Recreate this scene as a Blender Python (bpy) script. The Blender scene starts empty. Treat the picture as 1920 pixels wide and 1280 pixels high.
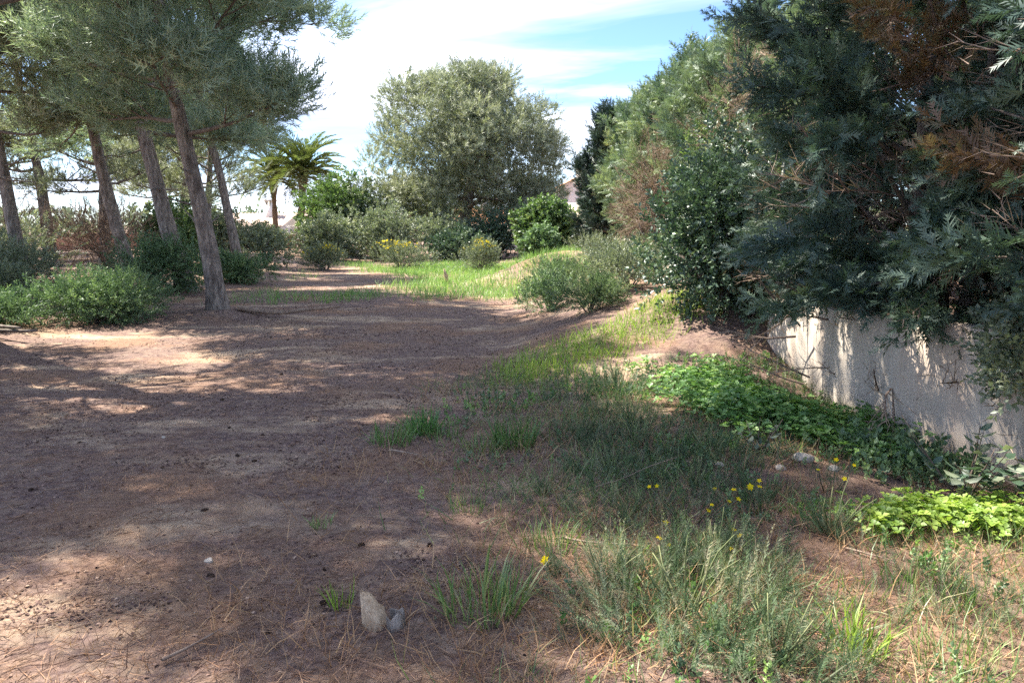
import bpy, math
import numpy as np

# ------------------------------------------------------------------ camera, sky, sun, exposure
scene = bpy.context.scene
COL = scene.collection
R_ = math.radians
CAM_H = 1.6
cam_data = bpy.data.cameras.new('camera')
cam_data.sensor_width = 36.0
cam_data.lens = 27.19
cam_data.clip_end = 3000.0
cam = bpy.data.objects.new('camera', cam_data)
COL.objects.link(cam)
cam.location = (0.0, 0.0, CAM_H)
cam.rotation_euler = (R_(90.0 - 8.627), 0.0, 0.0)
scene.camera = cam

SUN_EL = 54.0
SUN_XY = (-0.86, 0.51)                      # horizontal direction towards the sun
sun_az = math.atan2(SUN_XY[0], SUN_XY[1])   # from +Y, clockwise

world = bpy.data.worlds.new('World')
scene.world = world
world.use_nodes = True
wn, wl = world.node_tree.nodes, world.node_tree.links
wn.clear()
w_out = wn.new('ShaderNodeOutputWorld')
w_bg = wn.new('ShaderNodeBackground')
w_bg.inputs['Strength'].default_value = 0.05
w_sky = wn.new('ShaderNodeTexSky')
w_sky.sky_type = 'NISHITA'
w_sky.sun_disc = False
w_sky.sun_elevation = R_(SUN_EL)
w_sky.sun_rotation = sun_az
w_sky.air_density = 0.75
w_sky.dust_density = 0.2
w_sky.ozone_density = 6.0
# thin high cloud, drawn on a plane far overhead
w_tc = wn.new('ShaderNodeTexCoord')
w_sep = wn.new('ShaderNodeSeparateXYZ')
wl.new(w_tc.outputs['Generated'], w_sep.inputs[0])
def wmath(op, a, b=None):
    n = wn.new('ShaderNodeMath'); n.operation = op
    for i, v in enumerate((a, b)):
        if v is None: continue
        if isinstance(v, (int, float)): n.inputs[i].default_value = v
        else: wl.new(v, n.inputs[i])
    return n.outputs[0]
zc = wmath('ADD', wmath('MAXIMUM', w_sep.outputs['Z'], 0.0), 0.22)
cx_ = wmath('DIVIDE', w_sep.outputs['X'], zc)
cy_ = wmath('DIVIDE', w_sep.outputs['Y'], zc)
w_comb = wn.new('ShaderNodeCombineXYZ')
wl.new(cx_, w_comb.inputs[0]); wl.new(cy_, w_comb.inputs[1])
w_map = wn.new('ShaderNodeMapping')
w_map.inputs['Rotation'].default_value = (0, 0, R_(35))
w_map.inputs['Scale'].default_value = (0.5, 1.25, 1.0)
w_map.inputs['Location'].default_value = (6.66, 0.40, 0.0)
wl.new(w_comb.outputs[0], w_map.inputs[0])
w_n1 = wn.new('ShaderNodeTexNoise')
w_n1.inputs['Scale'].default_value = 1.0
w_n1.inputs['Detail'].default_value = 8.0
w_n1.inputs['Roughness'].default_value = 0.56
w_n1.inputs['Distortion'].default_value = 0.5
wl.new(w_map.outputs[0], w_n1.inputs['Vector'])
w_ramp = wn.new('ShaderNodeValToRGB')
w_ramp.color_ramp.elements[0].position = 0.41
w_ramp.color_ramp.elements[0].color = (0.0, 0.0, 0.0, 1)
w_ramp.color_ramp.elements[1].position = 0.60
w_ramp.color_ramp.elements[1].color = (0.95, 0.95, 0.95, 1)
wl.new(w_n1.outputs['Fac'], w_ramp.inputs[0])
w_mix = wn.new('ShaderNodeMix'); w_mix.data_type = 'RGBA'
wl.new(w_ramp.outputs[0], w_mix.inputs['Factor'])
wl.new(w_sky.outputs[0], w_mix.inputs['A'])
w_n2 = wn.new('ShaderNodeTexNoise')
w_n2.inputs['Scale'].default_value = 1.7
w_n2.inputs['Detail'].default_value = 6.0
w_n2.inputs['Distortion'].default_value = 0.4
wl.new(w_map.outputs[0], w_n2.inputs['Vector'])
w_r2 = wn.new('ShaderNodeValToRGB')          # thin and thick cloud
w_r2.color_ramp.elements[0].position = 0.36
w_r2.color_ramp.elements[0].color = (0.29, 0.305, 0.38, 1)
w_r2.color_ramp.elements[1].position = 0.68
w_r2.color_ramp.elements[1].color = (0.98, 1.0, 1.0, 1)
wl.new(w_n2.outputs['Fac'], w_r2.inputs[0])
w_sc = wn.new('ShaderNodeMix'); w_sc.data_type = 'RGBA'; w_sc.blend_type = 'MULTIPLY'; w_sc.inputs['Factor'].default_value = 1.0
wl.new(w_r2.outputs[0], w_sc.inputs['A'])
w_sc.inputs['B'].default_value = (9.6, 10.0, 11.2, 1)
wl.new(w_sc.outputs['Result'], w_mix.inputs['B'])
wl.new(w_mix.outputs['Result'], w_bg.inputs['Color'])
wl.new(w_bg.outputs[0], w_out.inputs[0])

sun_data = bpy.data.lights.new('sun', 'SUN')
sun_data.energy = 3.1
sun_data.angle = R_(0.53)
sun_data.color = (1.0, 0.90, 0.75)
sun = bpy.data.objects.new('sun', sun_data)
COL.objects.link(sun)
sun.rotation_euler = (R_(90.0 - SUN_EL), 0.0, math.pi - sun_az)
sun.location = (-20, 12, 25)

vs = scene.view_settings
vs.view_transform = 'Standard'
vs.look = 'None'
vs.gamma = 1.0
vs.use_curve_mapping = False
vs.exposure = 2.7
cy = scene.cycles
cy.max_bounces = 6
cy.diffuse_bounces = 4
cy.glossy_bounces = 2
cy.transmission_bounces = 3
cy.transparent_max_bounces = 4
cy.caustics_reflective = False
cy.caustics_refractive = False
cy.use_denoising = False
cy.use_adaptive_sampling = True
cy.adaptive_threshold = 0.012

# ------------------------------------------------------------------ numpy helpers
rng = np.random.default_rng(11)
def U(a, b, n=None): return rng.uniform(a, b, n)
def nrm(v):
    v = np.asarray(v, float)
    return v / np.maximum(np.linalg.norm(v, axis=-1, keepdims=True), 1e-9)
def sm(a, b, x):
    t = np.clip((np.asarray(x, float) - a) / (b - a), 0, 1)
    return t * t * (3 - 2 * t)
_perm = np.random.default_rng(3).uniform(-1, 1, (256, 256))
def vnoise(x, y):
    x = np.asarray(x, float); y = np.asarray(y, float)
    xi = np.floor(x).astype(int); yi = np.floor(y).astype(int)
    fx = x - xi; fy = y - yi
    fx = fx * fx * (3 - 2 * fx); fy = fy * fy * (3 - 2 * fy)
    g = lambda i, j: _perm[i & 255, j & 255]
    return (g(xi, yi) * (1 - fx) + g(xi + 1, yi) * fx) * (1 - fy) + (g(xi, yi + 1) * (1 - fx) + g(xi + 1, yi + 1) * fx) * fy
def fbm(x, y, o=3):
    s = 0; a = 1; t = 0
    for k in range(o):
        s = s + a * vnoise(x * 2 ** k + 17.3 * k, y * 2 ** k + 9.1 * k); t += a; a *= 0.5
    return s / t

def gz(x, y):
    """height of the ground"""
    x = np.asarray(x, float); y = np.asarray(y, float)
    near = 1 - sm(40, 80, np.hypot(x, y))
    h = (0.07 * fbm(x * 0.22 + 5, y * 0.22, 2) + 0.022 * fbm(x * 1.1, y * 1.1, 3)) * near
    h = h + 0.30 * sm(-6.0, -11.0, x) * near
    # sandy bank rising to the hedge on the right
    h = h + (0.62 + 0.12 * fbm(x * 1.5, y * 1.5, 2)) * sm(-0.25, 2.5, x) * sm(7.0, 10.0, y) * (1 - sm(36, 50, y))
    # heap of earth at the far end of the track
    h = h + 0.55 * np.exp(-((x - 0.5 - (y - 21.5) * 0.25) / 1.3) ** 2 - ((y - 22.0) / 2.0) ** 2)
    h = h + 0.10 * np.exp(-((x + 5.2) / 1.0) ** 2 - ((y - 13.5) / 1.3) ** 2)
    # slight fall to the wall close by
    h = h - 0.10 * sm(1.4, 2.9, x) * (1 - sm(6.0, 8.5, y))
    # hummocks in the near weeds
    h = h + 0.035 * fbm(x * 2.3 + 40, y * 2.3, 2) * sm(-1.2, 1.0, x + 0.25 * (3 - y)) * near
    return h
def P(x, y, dz=0.0): return (float(x), float(y), float(gz(x, y)) + dz)

class Geo:
    def __init__(s): s.V = []; s.F = []; s.T = []; s.M = []; s.n = 0
    def add(s, v, f, t=0.5, m=0):
        v = np.asarray(v, float).reshape(-1, 3); f = np.asarray(f, int).reshape(-1, 3)
        s.V.append(v); s.F.append(f + s.n)
        s.T.append(np.broadcast_to(np.asarray(t, float), (len(v),)))
        s.M.append(np.full(len(f), m, int)); s.n += len(v)
        return s
    def arrays(s): return np.concatenate(s.V), np.concatenate(s.F), np.concatenate(s.T)
    def mesh(s, name, mats, smooth=False):
        v, f, t = s.arrays(); mi = np.concatenate(s.M)
        me = bpy.data.meshes.new(name)
        me.vertices.add(len(v)); me.vertices.foreach_set('co', v.astype(np.float32).ravel())
        me.loops.add(len(f) * 3); me.loops.foreach_set('vertex_index', f.astype(np.int32).ravel())
        me.polygons.add(len(f))
        me.polygons.foreach_set('loop_start', np.arange(0, len(f) * 3, 3, dtype=np.int32))
        me.polygons.foreach_set('material_index', mi.astype(np.int32))
        if smooth: me.polygons.foreach_set('use_smooth', np.ones(len(f), bool))
        a = me.attributes.new('tint', 'FLOAT', 'POINT'); a.data.foreach_set('value', t.astype(np.float32))
        for m in (mats if isinstance(mats, (list, tuple)) else [mats]): me.materials.append(m)
        me.update(calc_edges=True)
        return me
    def build(s, name, mats, parent=None, loc=None, smooth=False):
        o = bpy.data.objects.new(name, s.mesh(name, mats, smooth)); COL.objects.link(o)
        if parent is not None: o.parent = parent
        if loc is not None: o.location = loc
        return o

def link_mesh(name, me, parent=None, loc=None, rot=None, scale=None):
    o = bpy.data.objects.new(name, me); COL.objects.link(o)
    if parent is not None: o.parent = parent
    if loc is not None: o.location = loc
    if rot is not None: o.rotation_euler = rot
    if scale is not None: o.scale = (scale,) * 3 if isinstance(scale, (int, float)) else scale
    return o
def tag(o, label=None, cat=None, group=None, kind=None):
    if label: o['label'] = label
    if cat: o['category'] = cat
    if group: o['group'] = group
    if kind: o['kind'] = kind
    return o
def thing(name, label, cat, loc=(0, 0, 0), group=None, rz=0.0, scale=1.0):
    o = bpy.data.objects.new(name, None); COL.objects.link(o)
    o.empty_display_size = 0.2
    o.location = loc; o.rotation_euler = (0, 0, rz); o.scale = (scale,) * 3
    return tag(o, label, cat, group)
def dup(root, loc, rz, scale, label, group=None):
    r = root.copy(); COL.objects.link(r)
    r.location = loc; r.rotation_euler = (0, 0, rz); r.scale = (scale,) * 3 if isinstance(scale, (int, float)) else scale
    r['label'] = label
    if group: r['group'] = group
    for ch in list(root.children):
        c = ch.copy(); COL.objects.link(c); c.parent = r
        for g in list(ch.children):
            d = g.copy(); COL.objects.link(d); d.parent = c
    return r

def tube(pts, rad, sides=6, wob=0.0):
    pts = np.asarray(pts, float); n = len(pts); rad = np.broadcast_to(np.asarray(rad, float), (n,))
    d = nrm(np.gradient(pts, axis=0))
    ref = np.where(np.abs(d[:, 2:3]) > 0.9, np.array([[1.0, 0, 0]]), np.array([[0, 0, 1.0]]))
    ref = np.where((np.abs(d[:, 2]) > 0.9).mean() > 0.3, np.array([[1.0, 0, 0]]), ref)
    x = nrm(np.cross(ref, d)); y = np.cross(d, x)
    a = np.linspace(0, 2 * math.pi, sides, endpoint=False)
    r = rad[:, None] * (1 + wob * rng.normal(0, 1, (n, sides)))
    v = pts[:, None] + r[..., None] * (np.cos(a)[None, :, None] * x[:, None] + np.sin(a)[None, :, None] * y[:, None])
    i = np.arange(n - 1)[:, None] * sides; j = np.arange(sides)[None]; k = (j + 1) % sides
    A, B, C, D = i + j, i + k, i + sides + k, i + sides + j
    f = np.concatenate([np.stack([A, B, C], -1).reshape(-1, 3), np.stack([A, C, D], -1).reshape(-1, 3)])
    v = np.concatenate([v.reshape(-1, 3), pts[-1:]])
    e = (n - 1) * sides
    f = np.concatenate([f, np.stack([e + np.arange(sides), e + (np.arange(sides) + 1) % sides, np.full(sides, n * sides)], -1)])
    return v, f
def frames(dirs, roll=None):
    z = nrm(dirs); n = len(z)
    ref = np.where(np.abs(z[:, 2:3]) > 0.95, np.array([[1.0, 0, 0]]), np.array([[0, 0, 1.0]]))
    x = nrm(np.cross(ref, z)); y = np.cross(z, x)
    if roll is None: roll = U(0, 2 * math.pi, n)
    c, s = np.cos(roll)[:, None], np.sin(roll)[:, None]
    x2 = x * c + y * s; y2 = np.cross(z, x2)
    return np.stack([x2, y2, z], -1)
def inst(tpl, pos, dirs, scale=1.0, roll=None, tint=None, tw=0.25):
    tv, tf, tt = tpl
    pos = np.asarray(pos, float); n = len(pos)
    M = frames(np.asarray(dirs, float), roll)
    sc = np.broadcast_to(np.asarray(scale, float), (n,))
    v = np.einsum('nij,kj->nki', M, tv) * sc[:, None, None] + pos[:, None]
    f = tf[None] + (np.arange(n) * len(tv))[:, None, None]
    if tint is None: tint = U(0.1, 0.9, n)
    t = np.asarray(tint)[:, None] + tw * (tt[None] - 0.5)
    return v.reshape(-1, 3), f.reshape(-1, 3), np.broadcast_to(t, (n, len(tv))).ravel()

# ------------------------------------------------------------------ materials
def new_mat(name):
    m = bpy.data.materials.new(name); m.use_nodes = True
    nt = m.node_tree; nt.nodes.clear()
    return m, nt.nodes, nt.links
def leaf_mat(name, stops, trans=0.3, gloss=0.04, rough=0.5):
    """stops: [(position on 'tint', colour)]"""
    m, N, L = new_mat(name)
    out = N.new('ShaderNodeOutputMaterial')
    at = N.new('ShaderNodeAttribute'); at.attribute_name = 'tint'
    rp = N.new('ShaderNodeValToRGB'); cr = rp.color_ramp
    while len(cr.elements) < len(stops): cr.elements.new(0.5)
    for e, (p, c) in zip(cr.elements, stops): e.position = p; e.color = (*c, 1)
    L.new(at.outputs['Fac'], rp.inputs[0])
    d = N.new('ShaderNodeBsdfDiffuse'); L.new(rp.outputs[0], d.inputs[0])
    t = N.new('ShaderNodeBsdfTranslucent')
    tc = N.new('ShaderNodeMix'); tc.data_type = 'RGBA'; tc.blend_type = 'MULTIPLY'; tc.inputs['Factor'].default_value = 1
    L.new(rp.outputs[0], tc.inputs['A']); tc.inputs['B'].default_value = (1.15, 1.25, 0.75, 1)
    L.new(tc.outputs['Result'], t.inputs[0])
    mx = N.new('ShaderNodeMixShader'); mx.inputs[0].default_value = trans
    L.new(d.outputs[0], mx.inputs[1]); L.new(t.outputs[0], mx.inputs[2])
    last = mx
    if gloss > 0:
        g = N.new('ShaderNodeBsdfGlossy'); g.inputs['Roughness'].default_value = rough
        g.inputs['Color'].default_value = (0.9, 0.95, 1, 1)
        m2 = N.new('ShaderNodeMixShader'); m2.inputs[0].default_value = gloss
        L.new(mx.outputs[0], m2.inputs[1]); L.new(g.outputs[0], m2.inputs[2]); last = m2
    L.new(last.outputs[0], out.inputs[0])
    return m
def rock_mat(name, stops, scale=(6, 6, 6), detail=6, rough=0.9, bump=0.3, bscale=None, coord='Object', dist=0.02):
    """solid matter: noise through a ramp, with bump"""
    m, N, L = new_mat(name)
    out = N.new('ShaderNodeOutputMaterial')
    b = N.new('ShaderNodeBsdfPrincipled'); b.inputs['Roughness'].default_value = rough
    b.inputs['Specular IOR Level'].default_value = 0.2
    tc = N.new('ShaderNodeTexCoord'); mp = N.new('ShaderNodeMapping'); mp.inputs['Scale'].default_value = scale
    L.new(tc.outputs[coord], mp.inputs[0])
    n1 = N.new('ShaderNodeTexNoise'); n1.inputs['Scale'].default_value = 1; n1.inputs['Detail'].default_value = detail; n1.inputs['Roughness'].default_value = 0.65
    L.new(mp.outputs[0], n1.inputs['Vector'])
    rp = N.new('ShaderNodeValToRGB'); cr = rp.color_ramp
    while len(cr.elements) < len(stops): cr.elements.new(0.5)
    for e, (p, c) in zip(cr.elements, stops): e.position = p; e.color = (*c, 1)
    L.new(n1.outputs['Fac'], rp.inputs[0]); L.new(rp.outputs[0], b.inputs['Base Color'])
    bp = N.new('ShaderNodeBump'); bp.inputs['Strength'].default_value = bump; bp.inputs['Distance'].default_value = dist
    L.new(n1.outputs['Fac'], bp.inputs['Height']); L.new(bp.outputs[0], b.inputs['Normal'])
    L.new(b.outputs[0], out.inputs[0])
    return m

M_bark = rock_mat('pine_bark', [(0.30, (0.06, 0.05, 0.046)), (0.5, (0.20, 0.175, 0.16)), (0.72, (0.42, 0.37, 0.33))], scale=(16, 16, 4.5), bump=1.0, dist=0.05)
M_branch = rock_mat('branch_bark', [(0.3, (0.07, 0.06, 0.055)), (0.7, (0.22, 0.19, 0.17))], scale=(20, 20, 8))
M_deadwood = rock_mat('dead_wood', [(0.3, (0.16, 0.11, 0.09)), (0.7, (0.36, 0.28, 0.22))], scale=(14, 14, 14))
M_pine = leaf_mat('pine_needles', [(0.0, (0.128, 0.194, 0.158)), (0.5, (0.238, 0.317, 0.237)), (1.0, (0.431, 0.5, 0.347))], trans=0.28)
M_pine_far = leaf_mat('pine_needles_olive', [(0.0, (0.132, 0.163, 0.112)), (0.5, (0.235, 0.265, 0.18)), (1.0, (0.382, 0.398, 0.27))], trans=0.28)
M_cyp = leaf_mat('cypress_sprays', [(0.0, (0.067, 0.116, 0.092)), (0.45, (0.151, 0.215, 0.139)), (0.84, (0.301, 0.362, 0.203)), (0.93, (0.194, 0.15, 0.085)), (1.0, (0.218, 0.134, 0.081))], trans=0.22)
M_cyp_near_shade = leaf_mat('shade_darkened_blue_green_sprays', [(0.0, (0.034, 0.067, 0.063)), (0.45, (0.075, 0.125, 0.095)), (0.84, (0.15, 0.21, 0.138)), (0.93, (0.155, 0.12, 0.068)), (1.0, (0.174, 0.107, 0.065))], trans=0.2)  # blue-green sprays, darkened further to paint in the shade on the near cypress
M_dead = leaf_mat('dead_sprays', [(0.0, (0.13, 0.10, 0.09)), (0.6, (0.29, 0.22, 0.185)), (1.0, (0.46, 0.37, 0.31))], trans=0.15, gloss=0)
M_mastic = leaf_mat('mastic_leaves', [(0.0, (0.062, 0.11, 0.063)), (0.6, (0.138, 0.22, 0.111)), (1.0, (0.278, 0.394, 0.179))], trans=0.25, gloss=0.03, rough=0.5)
M_greyleaf = leaf_mat('grey_green_leaves', [(0.0, (0.095, 0.127, 0.092)), (0.6, (0.19, 0.23, 0.158)), (1.0, (0.319, 0.345, 0.223))], trans=0.25)
M_bright = leaf_mat('bright_green_leaves', [(0.0, (0.047, 0.094, 0.036)), (0.6, (0.112, 0.18, 0.065)), (1.0, (0.206, 0.266, 0.119))], trans=0.35)
M_clover = leaf_mat('weed_leaves', [(0.0, (0.073, 0.164, 0.048)), (0.6, (0.16, 0.316, 0.087)), (1.0, (0.319, 0.455, 0.132))], trans=0.35)
M_lime = leaf_mat('lime_leaves', [(0.0, (0.126, 0.231, 0.037)), (0.6, (0.252, 0.378, 0.063)), (1.0, (0.378, 0.473, 0.095))], trans=0.4)
M_ivy = leaf_mat('glossy_leaves', [(0.0, (0.036, 0.072, 0.05)), (0.6, (0.078, 0.132, 0.086)), (1.0, (0.156, 0.216, 0.13))], trans=0.2, gloss=0.05, rough=0.42)
M_grass = leaf_mat('grass_blades', [(0.0, (0.066, 0.143, 0.04)), (0.6, (0.154, 0.253, 0.079)), (0.85, (0.286, 0.33, 0.145)), (1.0, (0.44, 0.363, 0.224))], trans=0.35)
M_fennel = leaf_mat('feathery_leaves', [(0.0, (0.061, 0.101, 0.055)), (0.5, (0.12, 0.172, 0.106)), (0.8, (0.218, 0.249, 0.18)), (1.0, (0.304, 0.259, 0.186))], trans=0.32, gloss=0)
M_straw = leaf_mat('dry_straw', [(0.0, (0.20, 0.105, 0.06)), (0.5, (0.36, 0.21, 0.125)), (1.0, (0.55, 0.38, 0.23))], trans=0.15, gloss=0)
M_litter = leaf_mat('litter_flakes', [(0.0, (0.055, 0.038, 0.036)), (0.5, (0.135, 0.092, 0.084)), (0.85, (0.26, 0.18, 0.15)), (1.0, (0.42, 0.31, 0.24))], trans=0.0, gloss=0)
M_needles = leaf_mat('fallen_needles', [(0.0, (0.10, 0.06, 0.045)), (0.6, (0.21, 0.13, 0.09)), (1.0, (0.38, 0.25, 0.17))], trans=0.0, gloss=0)
M_yellow = leaf_mat('yellow_petals', [(0.0, (0.62, 0.46, 0.01)), (1.0, (0.85, 0.70, 0.02))], trans=0.3, gloss=0)
M_palm = leaf_mat('palm_leaflets', [(0.0, (0.068, 0.1, 0.036)), (0.6, (0.13, 0.172, 0.059)), (1.0, (0.229, 0.26, 0.09))], trans=0.25)
M_stem = leaf_mat('green_stems', [(0.0, (0.10, 0.13, 0.06)), (1.0, (0.22, 0.24, 0.13))], trans=0.0, gloss=0)
M_twig = leaf_mat('bare_twigs', [(0.0, (0.09, 0.07, 0.06)), (0.6, (0.22, 0.17, 0.14)), (1.0, (0.38, 0.30, 0.24))], trans=0.0, gloss=0)
M_stone = rock_mat('pale_stone', [(0.3, (0.30, 0.26, 0.22)), (0.7, (0.58, 0.52, 0.45))], scale=(25, 25, 25))
M_cone = rock_mat('pine_cone', [(0.3, (0.03, 0.02, 0.017)), (0.7, (0.10, 0.065, 0.05))], scale=(60, 60, 60))
M_cutwood = rock_mat('weathered_cut_wood', [(0.3, (0.26, 0.18, 0.12)), (0.7, (0.60, 0.48, 0.35))], scale=(60, 60, 9), bump=0.4, dist=0.01)

# ground: sand and earth under needle litter
def ground_material():
    m, N, L = new_mat('earth_and_litter')
    out = N.new('ShaderNodeOutputMaterial')
    b = N.new('ShaderNodeBsdfPrincipled'); b.inputs['Roughness'].default_value = 0.95
    b.inputs['Specular IOR Level'].default_value = 0.1
    g = N.new('ShaderNodeNewGeometry')
    def noise(scale, detail=5, rough=0.6, stretch=(1, 1, 1), dist=0.0):
        mp = N.new('ShaderNodeMapping'); mp.inputs['Scale'].default_value = stretch
        L.new(g.outputs['Position'], mp.inputs[0])
        n = N.new('ShaderNodeTexNoise'); n.inputs['Scale'].default_value = scale; n.inputs['Detail'].default_value = detail
        n.inputs['Roughness'].default_value = rough; n.inputs['Distortion'].default_value = dist
        L.new(mp.outputs[0], n.inputs['Vector']); return n.outputs['Fac']
    def ramp(fac, stops):
        r = N.new('ShaderNodeValToRGB'); cr = r.color_ramp
        while len(cr.elements) < len(stops): cr.elements.new(0.5)
        for e, (p, c) in zip(cr.elements, stops): e.position = p; e.color = (*c, 1) if len(c) == 3 else c
        L.new(fac, r.inputs[0]); return r.outputs[0]
    def mix(f, a, c, bt='MIX'):
        n = N.new('ShaderNodeMix'); n.data_type = 'RGBA'; n.blend_type = bt
        for s, v in (('Factor', f), ('A', a), ('B', c)):
            if isinstance(v, (int, float)): n.inputs[s].default_value = v
            elif isinstance(v, tuple): n.inputs[s].default_value = (*v, 1)
            else: L.new(v, n.inputs[s])
        return n.outputs['Result']
    sand = ramp(noise(7, 6), [(0.3, (0.32, 0.235, 0.175)), (0.7, (0.50, 0.39, 0.28))])
    litter = ramp(noise(26, 6, 0.7), [(0.30, (0.068, 0.046, 0.045)), (0.5, (0.138, 0.096, 0.09)), (0.72, (0.26, 0.185, 0.16))])
    red = ramp(noise(40, 5, 0.7), [(0.3, (0.13, 0.075, 0.05)), (0.7, (0.38, 0.23, 0.14))])
    # bare patches, drawn out across the track
    f1 = ramp(noise(0.6, 7, 0.66, (0.7, 1.7, 1), 0.5), [(0.53, (0, 0, 0)), (0.62, (1, 1, 1))])
    f2 = ramp(noise(9, 5, 0.7), [(0.42, (0, 0, 0)), (0.62, (1, 1, 1))])
    ff = mix(0.28, f1, f2)
    c = mix(ff, litter, sand)
    f3 = ramp(noise(0.8, 5, 0.6, (1, 1, 1), 0.3), [(0.48, (0, 0, 0)), (0.62, (1, 1, 1))])
    c = mix(mix(0.55, (0, 0, 0), f3), c, red)
    L.new(c, b.inputs['Base Color'])
    bp = N.new('ShaderNodeBump'); bp.inputs['Strength'].default_value = 0.8; bp.inputs['Distance'].default_value = 0.03
    L.new(noise(22, 8, 0.75), bp.inputs['Height'])
    L.new(bp.outputs[0], b.inputs['Normal'])
    L.new(b.outputs[0], out.inputs[0])
    return m
M_ground = ground_material()

# ------------------------------------------------------------------ ground
def axis(core0, core1, step, lo, hi, grow=1.13):
    a = list(np.arange(core0, core1 + 1e-6, step))
    s = step
    while a[-1] < hi: s *= grow; a.append(a[-1] + s)
    s = step
    while a[0] > lo: s *= grow; a.insert(0, a[0] - s)
    return np.array(a)
gx = axis(-4.5, 4.0, 0.055, -700, 700, 1.065)
gy = axis(1.6, 9.0, 0.05, -700, 900, 1.05)
GX, GY = np.meshgrid(gx, gy)
GZ = gz(GX, GY)
nd = 1 - sm(14, 26, np.hypot(GX, GY))
GZ = GZ + nd * (0.010 * fbm(GX * 6, GY * 6, 3) + 0.006 * np.abs(fbm(GX * 14 + 3, GY * 14, 2)))
nx, ny = len(gx), len(gy)
idx = np.arange(nx * ny).reshape(ny, nx)
A, B, C, D = idx[:-1, :-1].ravel(), idx[:-1, 1:].ravel(), idx[1:, 1:].ravel(), idx[1:, :-1].ravel()
G = Geo(); G.add(np.stack([GX.ravel(), GY.ravel(), GZ.ravel()], -1), np.concatenate([np.stack([A, B, C], -1), np.stack([A, C, D], -1)]))
tag(G.build('ground', M_ground, smooth=True), kind='structure')

# ------------------------------------------------------------------ leaf templates
def tpl(geo): return geo.arrays()
def leaf_geo(L=1.0, w=0.4, fold=0.15, droop=0.1, seg=2):
    """folded oval leaf along +Z, upper side +Y"""
    if seg == 1:
        v = [(0, 0, 0), (-w / 2, fold * w, 0.5 * L), (0, -droop * L, L), (w / 2, fold * w, 0.5 * L)]
        return np.array(v, float), np.array([(0, 2, 1), (0, 3, 2)])
    v = [(0, 0, 0), (-w * .42, fold * w, .3 * L), (0, 0, .33 * L), (w * .42, fold * w, .3 * L), (-w * .45, fold * w - droop * L * .5, .68 * L), (0, -droop * L * .5, .7 * L), (w * .45, fold * w - droop * L * .5, .68 * L), (0, -droop * L, L)]
    f = [(0, 2, 1), (0, 3, 2), (1, 2, 5), (1, 5, 4), (2, 3, 6), (2, 6, 5), (4, 5, 7), (5, 6, 7)]
    return np.array(v, float), np.array(f)
def twig_tpl(l=0.2, k=9, ll=0.06, lw=0.03, spread=0.9, seed=0, seg=1):
    r = np.random.default_rng(seed); g = Geo()
    lv, lf = leaf_geo(1, lw / ll, seg=seg)
    g.add([(-.003, 0, 0), (.003, 0, 0), (0, 0, l)], [(0, 1, 2)], 0.1)
    for i in range(k):
        z = l * (0.15 + 0.85 * i / max(1, k - 1)); a = i * 2.4 + r.uniform(-.4, .4)
        sp = spread * (1 - 0.5 * i / k)
        d = np.array([[math.cos(a) * sp, math.sin(a) * sp, 0.75]])
        v, f, t = inst((lv, lf, np.full(len(lv), 0.5)), [(0, 0, z)], d, ll * r.uniform(.75, 1.2), roll=np.array([r.uniform(0, 6.28)]), tint=np.array([r.uniform(0, 1)]))
        g.add(v, f, t)
    return tpl(g)
def brush_tpl(n=14, l=0.2, nl=0.125, w=0.0145, seed=1):
    """end of a pine twig, needles all round"""
    r = np.random.default_rng(seed); g = Geo()
    for i in range(n):
        z = l * (i / n) ** 0.8; a = i * 2.4 + r.uniform(-.3, .3); el = r.uniform(0.25, 1.0)
        d = np.array([math.cos(a) * math.cos(el), math.sin(a) * math.cos(el), math.sin(el)])
        L_ = nl * r.uniform(.7, 1.2)
        s = nrm(np.cross(d, [0.3, 0.2, 1.0])) * w * 0.5
        b = np.array([0, 0, z])
        g.add([b - s, b + s, b + d * L_], [(0, 1, 2)], r.uniform(0, 1))
    return tpl(g)
def spray_tpl(L=0.34, pairs=7, w=0.02, seed=2):
    """flat cypress spray along +Z in the XZ plane"""
    r = np.random.default_rng(seed); g = Geo()
    g.add([(-w * .4, 0, 0), (w * .4, 0, 0), (0, 0, L)], [(0, 1, 2)], 0.4)
    for i in range(pairs):
        u = 0.1 + 0.8 * i / pairs
        for s in (-1, 1):
            l = L * (0.5 - 0.36 * u) * r.uniform(.8, 1.2); a = r.uniform(0.55, 0.85)
            d = np.array([s * math.sin(a), r.uniform(-.25, .25), math.cos(a)]); n = np.array([math.cos(a), 0, -s * math.sin(a)]) * w * 0.5
            b = np.array([0, 0, L * u + r.uniform(-.01, .01)])
            g.add([b + n * .8, b + d * l, b - n * .8], [(0, 1, 2)], r.uniform(0, 1))
    return tpl(g)
def plume_tpl(L=0.8, n=22, spray=None, seed=3, sl=1.0):
    """branch end of a cypress: sprays round an axis that curves up"""
    r = np.random.default_rng(seed); g = Geo()
    u = (np.arange(n) + 0.5) / n
    pos = np.stack([0.10 * L * u ** 2, 0 * u, L * u], -1)
    a = np.arange(n) * 2.4 + r.uniform(-.4, .4, n)
    sp = 0.85 - 0.45 * u
    d = np.stack([np.cos(a) * sp + .12 * u, np.sin(a) * sp, np.full(n, 0.75)], -1)
    v, f, t = inst(spray, pos, d, sl * (1.05 - 0.55 * u) * r.uniform(.8, 1.2, n), roll=r.uniform(0, 6.28, n), tint=0.5 + r.uniform(-.2, .2, n))
    g.add(v, f, t)
    return tpl(g)
T_brush = brush_tpl()
T_brush_far = brush_tpl(13, 0.30, 0.20, 0.030, 5)
T_spray = spray_tpl(0.21, 5, 0.022)
T_spray_far = spray_tpl(0.30, 4, 0.042, 4)
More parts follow.
